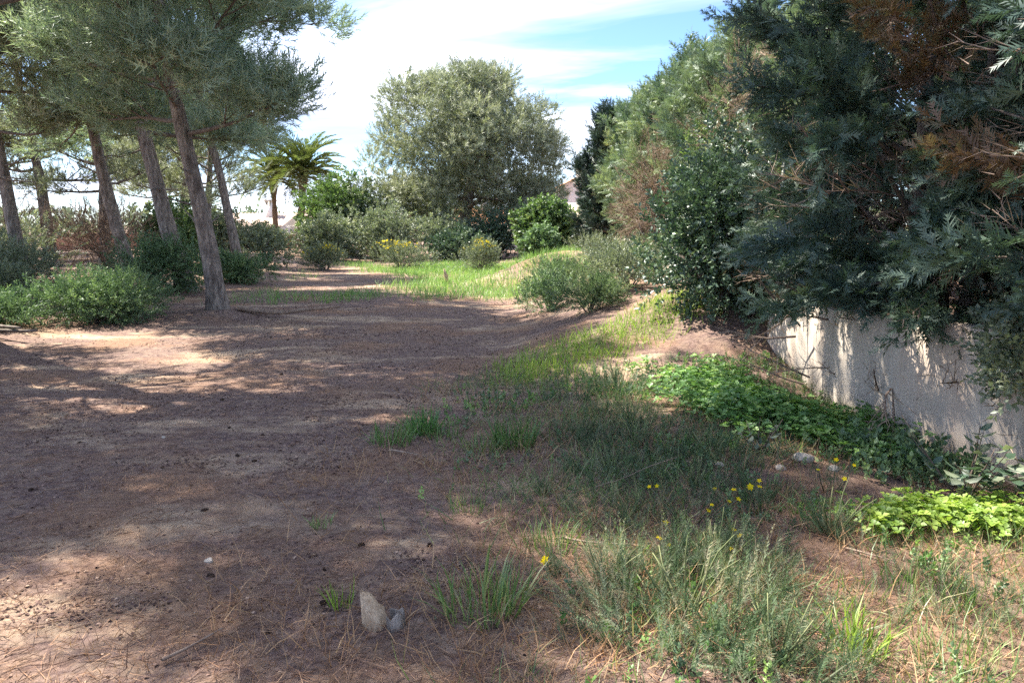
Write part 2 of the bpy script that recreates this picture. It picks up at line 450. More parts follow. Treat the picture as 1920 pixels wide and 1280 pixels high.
T_plume = plume_tpl(0.42, 14, T_spray, 3)
T_plume_far = plume_tpl(0.55, 12, T_spray_far, 6)
T_mastic = twig_tpl(0.20, 11, 0.055, 0.022, 0.9, 8)
T_small = twig_tpl(0.22, 12, 0.05, 0.018, 0.8, 9)
T_glossy = twig_tpl(0.24, 9, 0.07, 0.042, 1.0, 10, 1)
T_farleaf = twig_tpl(0.35, 9, 0.16, 0.085, 1.0, 12)
T_ivyleaf = twig_tpl(0.25, 8, 0.12, 0.10, 1.1, 13)

# ------------------------------------------------------------------ pines
UP = np.array([0, 0, 1.0])
def curve(p0, d0, L, n=6, up=0.25, wob=0.10):
    pts = [np.array(p0, float)]; d = nrm(np.array(d0, float))
    for i in range(n - 1):
        d = nrm(d + UP * up / n + rng.normal(0, wob, 3)); pts.append(pts[-1] + d * L / (n - 1))
    return np.array(pts)
def along(pts, u):
    x = u * (len(pts) - 1); i = min(int(x), len(pts) - 2); f = x - i
    return pts[i] * (1 - f) + pts[i + 1] * f, nrm(pts[i + 1] - pts[i])
def pine_parts(H, lean, r0, z0, R, nlimb, nside, ntwig, brush, dome=False, elev=(-6, 62), bsc=1.0, wood=M_bark, low=4, puff=0.15):
    """returns trunk and crown-branch geometry, foliage geometry; lean = (dx,dy) of the top"""
    n = 22
    t = np.linspace(0, 1, n)
    ph = U(0, 6.28)
    px = lean[0] * t ** 0.9 + 0.07 * np.sin(t * 7 + ph); py = lean[1] * t + 0.06 * np.sin(t * 5 + ph * 2)
    px -= px[0]; py -= py[0]
    tp = np.stack([px, py, H * 0.93 * t - 0.25 * (t == 0)], -1)
    rad = r0 * (1 - t) ** 0.72 + 0.02
    rad[0] *= 1.5; rad[1] *= 1.06
    trunk = Geo(); v, f = tube(tp, rad, 18, 0.05); trunk.add(v, f)
    wood_g = Geo(); fol = Geo()
    bp, bd, bs = [], [], []
    t0 = z0 / H
    for i in range(nlimb):
        k = (i + 0.5) / nlimb
        tt = t0 + (0.97 - t0) * k ** 0.9
        p, _ = along(tp, min(tt, 0.985))
        az = i * 2.399 + U(-.4, .4)
        el = R_(elev[0] + (elev[1] - elev[0]) * k ** 1.2 + U(-9, 9))
        env = (math.sqrt(max(0.06, 1 - (k * 0.92) ** 2)) if dome else (0.55 + 0.75 * math.sin(math.pi * min(1, k * 0.72 + 0.16)) ** 0.8) * 0.86)
        Ln = R * env * U(0.78, 1.12)
        d = (math.cos(az) * math.cos(el), math.sin(az) * math.cos(el), math.sin(el))
        lp = curve(p, d, Ln, 7, 0.35, 0.09)
        lr = max(0.012, r0 * 0.34 * (1 - 0.6 * k)) * np.linspace(1, 0.22, 7)
        v, f = tube(lp, lr, 6); wood_g.add(v, f)
        for j in range(nside):
            u = 0.28 + 0.72 * (j + U(0, .8)) / nside
            q, dq = along(lp, min(u, 0.999))
            side = nrm(np.cross(dq, UP)) * (1 if j % 2 else -1)
            ds = nrm(dq * U(.4, .9) + side * U(.4, 1.0) + UP * U(-.05, .6))
            sl = (0.42 * Ln * (1.15 - u) + 0.35) * U(.75, 1.2)
            sp = curve(q, ds, sl, 4, 0.3, 0.13)
            v, f = tube(sp, np.linspace(lr[3] * .6, 0.005, 4), 4); wood_g.add(v, f)
            w_ = 0.2 + 0.8 * U(0, 1, ntwig) ** 0.7
            xi = np.minimum(w_, .999) * (len(sp) - 1); ii = xi.astype(int); fr = (xi - ii)[:, None]
            c = sp[ii] * (1 - fr) + sp[ii + 1] * fr
            off = rng.normal(0, 1, (ntwig, 3)) * puff * [1, 1, .75]
            bp.append(c + off); bd.append(nrm(nrm(sp[-1] - sp[0]) * .5 + nrm(off) * .8 + UP * .55)); bs.append(U(.75, 1.25, ntwig))
    bp, bd, bs = np.concatenate(bp), np.concatenate(bd), np.concatenate(bs)
    v, f, tt_ = inst(brush, bp, bd, bs * bsc, tint=np.clip(0.5 + 0.22 * rng.normal(0, 1, len(bp)), 0.03, .97))
    fol.add(v, f, tt_)
    # dead stubs below the crown
    for i in range(low):
        tt = t0 * U(0.45, 0.98); p, _ = along(tp, tt); az = U(0, 6.28)
        lp = curve(p, (math.cos(az), math.sin(az), U(-.1, .4)), U(0.3, 1.3), 5, 0.1, 0.15)
        v, f = tube(lp, np.linspace(0.028, 0.006, 5), 5); wood_g.add(v, f)
    return trunk, wood_g, fol
def pine(name, label, loc, group, mat=None, woodmat=None, **k):
    tr, wd, fo = pine_parts(**k)
    o = thing(name, label, 'tree', loc, group)
    a = tr.build('trunk', M_bark, o, smooth=True)
    c = fo.build('crown', mat or M_pine, o)
    wd.build('branches', M_branch, c, smooth=True)['kind'] = 'stuff'
    return o

GP = 'pines beside the track'
pine_main = pine('pine_tree', 'leaning pine with a sunlit edge, nearest trunk at the left of the track', P(-5.22, 13.72), GP,
                 H=8.7, lean=(-0.95, 0.3), r0=0.142, z0=3.1, R=2.65, nlimb=26, nside=8, ntwig=70, brush=T_brush, bsc=1.25, puff=.17)
pine_two = pine('pine_tree', 'thick dark pine trunk just behind the nearest leaning pine, rising from the mastic bush', P(-7.45, 17.8), GP,
                H=10.5, lean=(-2.3, 0.2), r0=0.175, z0=3.6, R=3.2, nlimb=22, nside=7, ntwig=60, brush=T_brush, bsc=1.5, puff=.18)
pine_three = pine('pine_tree', 'slender dark pine, rightmost of the leaning trunks', P(-8.75, 25.0), GP,
                  H=9.5, lean=(-1.8, 0.3), r0=0.135, z0=4.2, R=2.6, nlimb=17, nside=8, ntwig=38, brush=T_brush, bsc=1.75, puff=.2)
pine_four = pine('pine_tree', 'grey pine trunk behind the dark mastic bush, left of the thick pine', P(-9.8, 20.0), GP,
                 H=9.5, lean=(-1.7, 0.0), r0=0.15, z0=3.9, R=2.9, nlimb=19, nside=8, ntwig=44, brush=T_brush, bsc=1.65, puff=.2)
pine_five = pine('pine_tree', 'thin dark pine with a lit left edge, leftmost trunk in the picture', P(-11.3, 18.0), GP, mat=M_pine_far,
                 H=8.6, lean=(-1.1, -0.2), r0=0.135, z0=3.4, R=2.8, nlimb=18, nside=8, ntwig=42, brush=T_brush, bsc=1.6, puff=.2)
pine_far = pine('pine_tree', 'slim far pine seen between the leftmost trunk and the grey trunk', P(-16.6, 28.0), GP, mat=M_pine_far,
                H=8.5, lean=(-0.9, 0.2), r0=0.20, z0=2.9, R=3.0, nlimb=18, nside=8, ntwig=22, brush=T_brush_far, bsc=0.9, puff=.2)
for (x, y, rz, s, lab) in (
        (-20.5, 31.0, 2.1, 1.0, 'far pine at the left edge, beyond the slim pine'),
        (-14.2, 33.5, 4.0, 0.95, 'far olive-green pine behind the grey trunk'),
        (-24.5, 37.0, 0.8, 1.15, 'farthest tall pine at the left edge of the grove'),
        (-18.5, 41.0, 5.2, 0.95, 'distant pine low on the skyline behind the slim pine'),
        (-13.6, 26.0, 3.0, 0.82, 'olive pine crown hanging behind the leftmost trunks'),
        (-18.3, 25.0, 1.2, 0.80, 'low hanging pine crown at the left edge behind the leftmost trunk'),
        (-11.4, 29.0, 4.7, 0.74, 'small pine between the grey trunk and the thick trunk'),
        (-23.0, 30.0, 5.9, 0.85, 'pine beyond the left edge of the thicket'),
        (-15.8, 36.0, 0.3, 0.80, 'small distant pine low between the grey trunk and the leftmost one')):
    dup(pine_far, P(x, y), rz, s, lab, 'far pines of the grove')
# the rest of the grove, to the left of the picture: its crowns shade the track
for (src, x, y, rz, s, lab) in (
        (pine_two, -7.2, 10.3, 1.9, 0.95, 'pine just left of the picture whose crown hangs into the top left corner'),
        (pine_three, -7.6, 0.6, 2.2, 1.1, 'pine standing behind the viewer on the left')):
    dup(src, P(x, y), rz, s, lab, 'pines left of the picture')

pine('pine_tree', 'unseen tall pine added left of the picture, leaning out to shade the near track', P(-6.9, 7.8), 'pines left of the picture',  # added out of view, crown placed and thinned to shade the near track
     H=9.6, lean=(3.0, 1.5), r0=0.2, z0=5.0, R=2.1, nlimb=14, nside=7, ntwig=20, brush=T_brush_far, bsc=0.8, puff=.2)
pine('pine_tree', 'unseen tallest pine, added so its high crown shades the near cypress and wall', P(-6.2, 5.6), 'pines left of the picture',  # added out of view, set along the sun's path to shade cypress and wall
     H=14.0, lean=(4.3, 5.4), r0=0.24, z0=9.8, R=2.0, nlimb=15, nside=8, ntwig=22, brush=T_brush_far, bsc=0.85, puff=.2)
# the big round pine in the middle distance
tr, wd, _ = pine_parts(H=8.6, lean=(0.9, 0.0), r0=0.34, z0=2.0, R=4.4, nlimb=34, nside=6, ntwig=1, brush=T_brush_far, dome=True, elev=(-10, 80), low=2)
BIG = thing('round_pine_tree', 'big round-crowned pine standing alone in the middle of the background', 'tree', P(-2.6, 40.0))
tr.build('trunk', M_bark, BIG, smooth=True)
nl = 300
ld = nrm(rng.normal(0, 1, (nl, 3))); ld[:, 2] = np.where(ld[:, 2] < -.85, -ld[:, 2], ld[:, 2]); ld = nrm(ld)
az_ = np.arctan2(ld[:, 1], ld[:, 0])
lrad = (np.where(U(0, 1, nl) < .7, U(.82, 1.0, nl), U(.3, .8, nl))) * (1 + .13 * fbm(az_ * 1.7 + 52, ld[:, 2] * 2.6 + 4, 2))
lcen = ld * lrad[:, None] * [4.8, 4.3, 4.4] + [0.45, 0, 4.75]
lsz = U(.45, 1.0, nl)
k_ = rng.choice(nl, 18000, p=lsz ** 2 / (lsz ** 2).sum())
dd_ = nrm(rng.normal(0, 1, (18000, 3)))
pp_ = lcen[k_] + dd_ * (lsz[k_] * np.where(U(0, 1, 18000) < .7, U(.75, 1.05, 18000), U(.1, .8, 18000)))[:, None] * [1, 1, .8]
g = Geo(); v, f, t = inst(T_brush_far, pp_, nrm(dd_ + UP * .6 + rng.normal(0, .25, dd_.shape)), U(.8, 1.35, 18000), tint=np.clip(.48 + .14 * rng.normal(0, 1, 18000) + .16 * rng.normal(0, 1, nl)[k_], .03, .97)); g.add(v, f, t)
c_ = g.build('crown', M_pine_far, BIG)
wd.build('branches', M_branch, c_, smooth=True)['kind'] = 'stuff'

# ------------------------------------------------------------------ cypress hedge
def cypress(name, label, loc, H, R, z0, n, m, plume, zb, nd, group, tipbias=0.35, dead=0.04, rz=0.0, scale=1.0, mat=None, low=0.95):
    o = thing(name, label, 'tree', loc, group, rz, scale)
    tr = Geo()
    nst = 3
    for i in range(nst):
        a = i * 2.1 + U(0, 1); p = curve((0.12 * math.cos(a), 0.12 * math.sin(a), -0.2), (0.12 * math.cos(a), 0.12 * math.sin(a), 1), H * 0.85, 9, 0.3, 0.05)
        v, f = tube(p, np.linspace(0.10, 0.015, 9), 8); tr.add(v, f)
    # branches ending in tufts of short sprays, with gaps between them
    u = (np.arange(n) + U(0, 1, n)) / n
    u = u ** low
    z = z0 + (H - z0) * u
    a = np.arange(n) * 2.399 + U(-.5, .5, n)
    prof = np.maximum(0.04, 1 - u ** 2.6) ** 0.6 * (0.74 + 0.26 * sm(0, 0.2, u))
    r = R * prof * (1 + 0.35 * fbm(a * 1.6 + 30, z * 1.1 + loc[1], 2)) * U(.8, 1.08, n)
    out = np.stack([np.cos(a), np.sin(a), 0 * a], -1)
    ax = nrm(out * (1.0 - 0.5 * u)[:, None] + UP * (tipbias + 0.75 * u)[:, None] + rng.normal(0, 0.15, (n, 3)))
    tip = out * r[:, None] + UP * z[:, None] + ax * .15
    ln = np.minimum(1.0, r * .8 + .25)
    lt = np.clip(0.46 + 0.13 * rng.normal(0, 1, n), 0.1, 0.78)
    lt[U(0, 1, n) < dead] = 0.97
    k = np.repeat(np.arange(n), m); q = U(0, 1, len(k)) ** .8
    pos = tip[k] - ax[k] * (ln[k] * (1 - q))[:, None] + rng.normal(0, .11, (len(k), 3)) * (1.25 - q)[:, None]
    d = nrm(ax[k] + rng.normal(0, .42, (len(k), 3)))
    ti = np.where(lt[k] > .9, lt[k] + rng.normal(0, .03, len(k)), np.clip(lt[k] + .07 * rng.normal(0, 1, len(k)), .04, .82))
    for i in range(n):
        if i % 2: continue
        v, f = tube(np.array([[0.1 * math.cos(a[i]), .1 * math.sin(a[i]), max(.2, z[i] - r[i] * .5)], tip[i] - ax[i] * ln[i] * .6, tip[i] - ax[i] * .1]), [.03, .018, .006], 4); tr.add(v, f)
    tr.build('trunk', M_branch, o, smooth=True)
    g = Geo(); v, f, t = inst(plume, pos, d, U(0.65, 1.15, len(pos)), tint=ti, tw=0.3); g.add(v, f, t)
    c = g.build('crown', mat or M_cyp, o)
    # dry inner twigs and the bare lower skirt
    if nd:
        g = Geo()
        zz = U(0.1, zb, nd); aa = U(0, 6.28, nd); rr = R * U(0.3, 1.1, nd)
        pos = np.stack([np.cos(aa) * rr * .7, np.sin(aa) * rr * .7, zz], -1)
        dd = nrm(np.stack([np.cos(aa), np.sin(aa), U(-.2, .9, nd)], -1) + rng.normal(0, .35, (nd, 3)))
        v, f, t = inst(T_deadtwig, pos, dd, U(0.6, 1.3, nd), tint=U(0.1, .9, nd)); g.add(v, f, t)
        g.build('dead_twigs', M_dead, o)
    return o
def deadtwig_tpl(seed=14, L=0.6, n=12, w=0.010):
    r = np.random.default_rng(seed); g = Geo()
    p = curve((0, 0, 0), (0, 0, 1), L, 4, 0, 0.1)
    v, f = tube(p, np.linspace(w, w * .3, 4), 3); g.add(v, f, 0.2)
    for i in range(n):
        q, dq = along(p, 0.2 + 0.79 * i / n)
        d = nrm(dq + r.normal(0, .7, 3)); l = L * r.uniform(.2, .5); s = nrm(np.cross(d, [.2, .5, .9])) * w * .4
        g.add([q - s, q + s, q + d * l], [(0, 1, 2)], r.uniform(0, 1))
        for k in range(2):
            q2 = q + d * l * r.uniform(.3, .9); d2 = nrm(d + r.normal(0, .6, 3)); l2 = l * r.uniform(.3, .7)
            g.add([q2 - s * .8, q2 + s * .8, q2 + d2 * l2], [(0, 1, 2)], r.uniform(0, 1))
    return tpl(g)
T_deadtwig = deadtwig_tpl()
M_cyp_far_shade = leaf_mat('shade_darkened_cypress_sprays', [(0.0, (0.015, 0.03, 0.03)), (0.5, (0.03, 0.055, 0.048)), (1.0, (0.06, 0.09, 0.07))], trans=0.15)  # shade at the far hedge end painted in as a darker leaf colour
GC = 'overgrown cypress hedge along the wall'
cyp_near = cypress('cypress_tree', 'near cypress drooping over the concrete wall, its shade put into the colour', P(3.9, 6.9), 5.9, 1.75, 0.95, 128, 19, T_plume, 3.0, 260, GC, -0.18, 0.015, low=1.3, mat=M_cyp_near_shade)
cyp_mid = cypress('cypress_tree', 'sunlit spiky cypress behind the glossy dark shrub', P(4.25, 12.8), 4.25, 1.5, 1.5, 62, 17, T_plume, 2.9, 600, GC, 0.5)
cyp_b = cypress('cypress_tree', 'cypress with brown bare lower branches, beside the ivy-covered end of the hedge', P(4.4, 20.0), 4.6, 1.4, 0.8, 64, 12, T_plume_far, 2.4, 160, GC, 0.6, 0.0)
cypress('cypress_tree', 'narrow cypress column at the far end of the hedge, its shade put into the colour', P(3.2, 26.0), 4.5, 0.9, 0.3, 60, 11, T_plume_far, 2.0, 0, GC, 0.9, 0.0, mat=M_cyp_far_shade)
for (src, x, y, rz, s, lab) in (
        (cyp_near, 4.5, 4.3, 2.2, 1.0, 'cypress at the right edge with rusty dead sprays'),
        (cyp_mid, 4.5, 9.9, 1.3, 1.0, 'tall cypress between the near dark one and the sunlit one, behind the pole'),
        (cyp_mid, 4.3, 15.4, 3.4, 0.97, 'cypress next behind the sunlit spiky one'),
        (cyp_b, 4.3, 17.7, 5.0, 1.0, 'cypress in the middle of the hedge with feathery tips'),
        (cyp_b, 4.2, 22.6, 2.3, 0.98, 'cypress second from the far end of the hedge'),
        (cyp_b, 4.1, 25.2, 4.1, 1.0, 'cypress third from the far end of the hedge'),
        (cyp_b, 4.0, 27.8, 0.9, 1.02, 'farthest cypress, half hidden behind the shade-coloured column'),
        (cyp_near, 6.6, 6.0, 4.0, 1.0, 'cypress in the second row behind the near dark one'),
        (cyp_mid, 6.8, 10.0, 4.6, 1.0, 'cypress in the second row filling the gap behind the hedge'),
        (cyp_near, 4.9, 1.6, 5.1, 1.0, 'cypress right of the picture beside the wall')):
    dup(src, P(x, y), rz, s, lab, GC)

# ------------------------------------------------------------------ walls
def wall_material(name, base, stain, pink):
    m, N, L = new_mat(name)
    out = N.new('ShaderNodeOutputMaterial'); b = N.new('ShaderNodeBsdfPrincipled'); b.inputs['Roughness'].default_value = 0.9
    g = N.new('ShaderNodeNewGeometry')
    def nz(scale, st, detail=5, rough=.6):
        mp = N.new('ShaderNodeMapping'); mp.inputs['Scale'].default_value = st; L.new(g.outputs['Position'], mp.inputs[0])
        n = N.new('ShaderNodeTexNoise'); n.inputs['Scale'].default_value = scale; n.inputs['Detail'].default_value = detail; n.inputs['Roughness'].default_value = rough
        L.new(mp.outputs[0], n.inputs['Vector']); return n.outputs['Fac']
    def rmp(f, a, c):
        r = N.new('ShaderNodeValToRGB'); r.color_ramp.elements[0].position = a; r.color_ramp.elements[1].position = c; L.new(f, r.inputs[0]); return r.outputs[0]
    def mix(f, a, c):
        n = N.new('ShaderNodeMix'); n.data_type = 'RGBA'; L.new(f, n.inputs['Factor'])
        for s, v in (('A', a), ('B', c)):
            if isinstance(v, tuple): n.inputs[s].default_value = (*v, 1)
            else: L.new(v, n.inputs[s])
        return n.outputs['Result']
    streak = rmp(nz(1, (4, 5.5, 0.5), 6, .65), .42, .66)
    c = mix(streak, base, stain)
    c = mix(rmp(nz(1, (3, 2.2, 0.6), 4), .50, .68), c, pink)
    c = mix(rmp(nz(3.5, (1, 1, .8), 7, .75), .55, .8), c, tuple(x * .55 for x in base))
    c = mix(rmp(nz(1, (9, 11, .35), 5, .7), .60, .74), c, tuple(x * .42 for x in base))
    L.new(c, b.inputs['Base Color'])
    bp = N.new('ShaderNodeBump'); bp.inputs['Strength'].default_value = .15; bp.inputs['Distance'].default_value = .004
    L.new(nz(16, (1, 1, 1), 7, .7), bp.inputs['Height']); L.new(bp.outputs[0], b.inputs['Normal'])
    L.new(b.outputs[0], out.inputs[0]); return m
M_wall = wall_material('stained_concrete', (0.55, 0.495, 0.44), (0.36, 0.32, 0.285), (0.50, 0.40, 0.335))
M_whitewall = wall_material('old_whitewash', (0.62, 0.55, 0.47), (0.45, 0.38, 0.31), (0.55, 0.44, 0.35))
M_pinkwall = wall_material('terracotta_render', (0.36, 0.20, 0.15), (0.28, 0.15, 0.11), (0.42, 0.25, 0.19))
def strip_wall(line, top, thick, foot=-0.5, step=0.12, rough=0.006):
    """wall following a line of (x, y); top = list of heights at the points"""
    line = np.array(line, float); top = np.array(top, float)
    s = np.concatenate([[0], np.cumsum(np.linalg.norm(np.diff(line, axis=0), axis=1))])
    q = np.arange(0, s[-1] + step * .5, step)
    x = np.interp(q, s, line[:, 0]); y = np.interp(q, s, line[:, 1]); h = np.interp(q, s, top)
    tx = np.gradient(x); ty = np.gradient(y); l = np.hypot(tx, ty); nxn, nyn = -ty / l, tx / l
    rows = []
    zs = np.linspace(0, 1, 9)
    jit = lambda: rng.normal(0, rough, len(q))
    hh = h + rng.normal(0, rough * 1.1, len(q)) - .05 * np.maximum(0, vnoise(q * 3.1, q * 0 + 7) - .45)
    for zf in zs: 
        e = 0.015 if zf == 1 else 0
        j = jit() * .5
        rows.append(np.stack([x + nxn * (thick / 2 - e + j), y + nyn * (thick / 2 - e + j), foot + (hh - foot) * zf - (0.004 if zf == 1 else 0)], -1))
    rows.append(np.stack([x + nxn * (thick / 2 - .03), y + nyn * (thick / 2 - .03), hh + .008], -1))
    rows.append(np.stack([x - nxn * (thick / 2 - .03), y - nyn * (thick / 2 - .03), hh + .008], -1))
    for zf in zs[::-1]:
        e = 0.015 if zf == 1 else 0
        rows.append(np.stack([x - nxn * (thick / 2 - e), y - nyn * (thick / 2 - e), foot + (hh - foot) * zf - (0.004 if zf == 1 else 0)], -1))
    V = np.array(rows); m, n = V.shape[:2]
    id_ = np.arange(m * n).reshape(m, n)
    A, B, C, D = id_[:-1, :-1].ravel(), id_[:-1, 1:].ravel(), id_[1:, 1:].ravel(), id_[1:, :-1].ravel()
    g = Geo(); f = np.concatenate([np.stack([A, B, C], -1), np.stack([A, C, D], -1)])
    v = V.reshape(-1, 3)
    caps = []
    for e in (0, n - 1):
        ring = id_[:, e]
        caps += [(ring[0], ring[i], ring[i + 1]) for i in range(1, m - 1)]
    g.add(v, np.concatenate([f, np.array(caps)]))
    return g
w = strip_wall([(4.2, 1.0), (3.65, 3.0), (3.38, 5.1), (3.12, 6.8), (2.95, 8.55)], [0.84, 0.86, 0.90, 0.82, 0.78], 0.20)
tag(w.build('concrete_wall', M_wall), 'low stained concrete wall at the right, under the near cypress', 'wall')
w = strip_wall([(3.3, 9.0), (3.35, 14.0), (3.3, 24.0), (3.35, 29.0)], [0.95, 1.1, 1.2, 1.3], 0.18)
tag(w.build('boundary_wall', M_wall), 'low wall hidden behind the shrubs at the foot of the cypress hedge', 'wall')
w = strip_wall([(2.98, 30.4), (2.5, 34.2), (1.8, 36.5)], [2.2, 2.5, 2.5], 0.25)
tag(w.build('whitewashed_wall', M_whitewall), 'tall pale wall end beneath the ivy, left of the dark far cypress', 'wall')
w = strip_wall([(-24.0, 41.0), (-11.7, 42.4)], [1.15, 1.08], 0.25)
tag(w.build('garden_wall', M_pinkwall), 'terracotta-coloured garden wall at the far end, below the palms', 'wall')
g = Geo(); v, f = tube([(0, 0, -.3), (0, 0, 1.2), (0.01, 0, 2.25)], [.022, .022, .021], 10); g.add(v, f)
M_metal = rock_mat('galvanised_pole', [(0.3, (0.34, 0.38, 0.36)), (0.7, (0.52, 0.56, 0.53))], scale=(10, 10, 3), rough=.55)
g.build('pole', M_metal)
po = bpy.data.objects['pole']; po.location = P(3.12, 9.1); tag(po, 'thin grey metal pole standing among the cypress branches', 'pole')

# ------------------------------------------------------------------ shrubs
def shrub(name, label, cat, loc, R, n, twig, mat, lobes=8, group=None, stems=True, shell=0.6, base=0.0, upw=0.45, sc=(0.75, 1.2), tint=None, flower=None, stem_mat=None):
    o = thing(name, label, cat, loc, group)
    R = np.array(R, float)
    lc = nrm(rng.normal(0, 1, (lobes, 3))) * U(0.25, 0.62, lobes)[:, None]
    lc[:, 2] = np.abs(lc[:, 2]) * 0.9 - 0.12
    lr = U(0.34, 0.55, lobes)
    w_ = lr ** 2; k = rng.choice(lobes, n, p=w_ / w_.sum())
    d = nrm(rng.normal(0, 1, (n, 3)))
    rr = lr[k] * np.where(U(0, 1, n) < shell, U(.8, 1.05, n), U(.2, .9, n))
    p = (lc[k] + d * rr[:, None]) * R + np.array([0, 0, R[2] * 0.45 + base])
    keep = p[:, 2] > 0.02
    p, d = p[keep], d[keep]
    dd = nrm(d + UP * upw + rng.normal(0, .3, d.shape))
    g = Geo(); v, f, t = inst(twig, p, dd, U(*sc, len(p)), tint=np.clip(0.45 + .2 * rng.normal(0, 1, len(p)), 0.02, 1) if tint is None else U(*tint, len(p)))
    g.add(v, f, t); fo = g.build('foliage', mat, o)
    if stems:
        g = Geo()
        for c in lc:
            e = c * R + np.array([0, 0, R[2] * .45 + base])
            q = np.array([[U(-.08, .08), U(-.08, .08), -.1], e * [.35, .35, .5] + rng.normal(0, .05, 3), e])
            v, f = tube(q, np.array([.03, .022, .008]) * max(.5, R[2]), 5); g.add(v, f)
        g.build('stems', stem_mat or M_branch, o)
    if flower:
        nf, fs = flower
        top = p[np.argsort(-(p[:, 2] + rng.normal(0, R[2] * .12, len(p))))[:nf]]
        g = Geo(); v, f, t = inst(T_flower, top + UP * 0.12, nrm(rng.normal(0, .4, top.shape) + UP), U(.7, 1.3, len(top)) * fs); g.add(v, f, t)
        g.build('flowers', M_yellow, o)['kind'] = 'stuff'
    return o
def flower_tpl():
    g = Geo()
    for i in range(5):
        a = i * 1.2566
        x, y = math.cos(a), math.sin(a)
        g.add([(0, 0, 0), (x * .5 - y * .3, y * .5 + x * .3, .12), (x, y, .05), (x * .5 + y * .3, y * .5 - x * .3, .12)], [(0, 1, 2), (0, 2, 3)], .3 + .1 * i)
    return tpl(g)
T_flower = flower_tpl()

# left side
shrub('mastic_bush', 'large dark green mastic bush in front of the leaning pines', 'bush', P(-6.75, 12.5), (1.5, 1.1, 0.74), 1700, T_mastic, M_mastic, 14, shell=.5)
shrub('mastic_bush', 'lower dark bush spreading from the big mastic towards the left edge', 'bush', P(-7.9, 11.6), (1.0, 0.8, 0.36), 700, T_mastic, M_mastic, 8, shell=.4)
shrub('mastic_bush', 'dark bush around the foot of the thick pine', 'bush', P(-7.9, 17.0), (1.2, 1.0, 1.0), 900, T_mastic, M_mastic, 8, sc=(1, 1.5))
shrub('low_bush', 'small dark bush right of the nearest leaning pine', 'bush', P(-7.3, 20.4), (1.15, 0.8, 0.62), 900, T_mastic, M_mastic, 7, sc=(1, 1.5))
shrub('grey_bush', 'pale grey-green bush at the left edge, behind the dark mastic', 'bush', P(-10.3, 15.2), (1.7, 1.2, 0.85), 1900, T_small, M_greyleaf, 9)
shrub('grey_bush', 'pale green scrub under the leftmost pine trunk', 'bush', P(-12.2, 17.0), (1.8, 1.2, 0.9), 1500, T_small, M_greyleaf, 8, sc=(1, 1.5))
shrub('grey_bush', 'pale scrub below the left edge thicket, lit by the sun', 'bush', P(-9.3, 13.6), (0.9, 0.8, 0.55), 900, T_small, M_greyleaf, 7)
shrub('bare_thicket', 'brown leafless thicket behind the leftmost pine trunk', 'bush', P(-14.6, 21.0), (2.6, 1.6, 1.6), 620, T_deadtwig, M_twig, 9, sc=(.8, 1.3), upw=.7)
shrub('bare_thicket', 'reddish brown dry thicket between the leftmost trunk and the grey trunk', 'bush', P(-11.4, 22.0), (2.0, 1.4, 1.4), 420, T_deadtwig, M_twig, 9, sc=(.8, 1.3), upw=.7)
shrub('bare_thicket', 'dry grey thicket at the far left edge', 'bush', P(-18.4, 24.0), (2.6, 1.6, 1.7), 700, T_deadtwig, M_twig, 9, sc=(.9, 1.5), upw=.7)
shrub('grey_bush', 'loose pale green scrub growing through the brown thicket', 'bush', P(-13.2, 20.0), (2.2, 1.2, 1.2), 700, T_small, M_greyleaf, 9, sc=(1, 1.6), shell=.3)
shrub('leafy_bush', 'yellow-green bush seen between the grey trunk and the thick trunk', 'bush', P(-11.0, 25.5), (1.6, 1.2, 1.6), 900, T_farleaf, M_bright, 8, sc=(.5, .8))
shrub('leafy_bush', 'green bush between the two leaning trunks in the distance', 'bush', P(-11.6, 30.0), (1.4, 1.2, 1.5), 700, T_farleaf, M_greyleaf, 8, sc=(.6, .9))
shrub('sparse_bush', 'sparse pale bush in front of the terracotta wall', 'bush', P(-8.6, 27.0), (1.3, .9, 1.1), 330, T_farleaf, M_greyleaf, 8, sc=(.4, .7))
# far side of the clearing
shrub('green_tree', 'rounded bright green tree beside the palm', 'tree', P(-8.7, 38.0), (2.4, 2.0, 2.7), 2100, T_farleaf, M_bright, 13, sc=(.7, 1.1), base=.4)
for i, (x, y, R3, lab) in enumerate((
        (-13.4, 40.2, (2.0, 1.2, 1.15), 'low olive bush in front of the garden wall below the palms'),
        (-7.6, 33.5, (2.2, 1.5, 1.7), 'grey-green olive bush at the left of the far clearing'),
        (-5.3, 34.5, (2.3, 1.6, 2.1), 'grey-green olive bush left of the round pine'),
        (-6.6, 37.5, (2.0, 1.6, 3.0), 'tall olive bush beside the bright green tree'),
        (-3.0, 35.5, (2.0, 1.4, 1.7), 'dull olive bush right in front of the round pine'))):
    shrub('olive_bush', lab, 'bush', P(x, y), R3, 1250, T_farleaf, M_greyleaf, 10, 'olive bushes behind the clearing', sc=(.45, .8))
shrub('dark_bush', 'blackish bush in the shade under the round pine', 'bush', P(-2.3, 34.0), (1.9, 1.2, 1.1), 900, T_farleaf, M_ivy, 8, sc=(.45, .8))
shrub('clipped_hedge', 'dark clipped hedge below the orange roofs', 'hedge', P(-0.7, 35.5), (2.2, 1.0, 1.75), 1500, T_farleaf, M_ivy, 14, sc=(.4, .7))
shrub('ivy', 'bright green ivy heaped over the pale wall end', 'ivy', P(1.5, 31.8), (1.9, 1.1, 1.85), 2300, T_ivyleaf, M_bright, 22, sc=(.7, 1.3), shell=.4)
shrub('ivy', 'darker ivy hanging at the foot of the pale wall', 'ivy', P(1.1, 29.6), (0.8, .8, 1.0), 800, T_ivyleaf, M_mastic, 8, sc=(.8, 1.2))
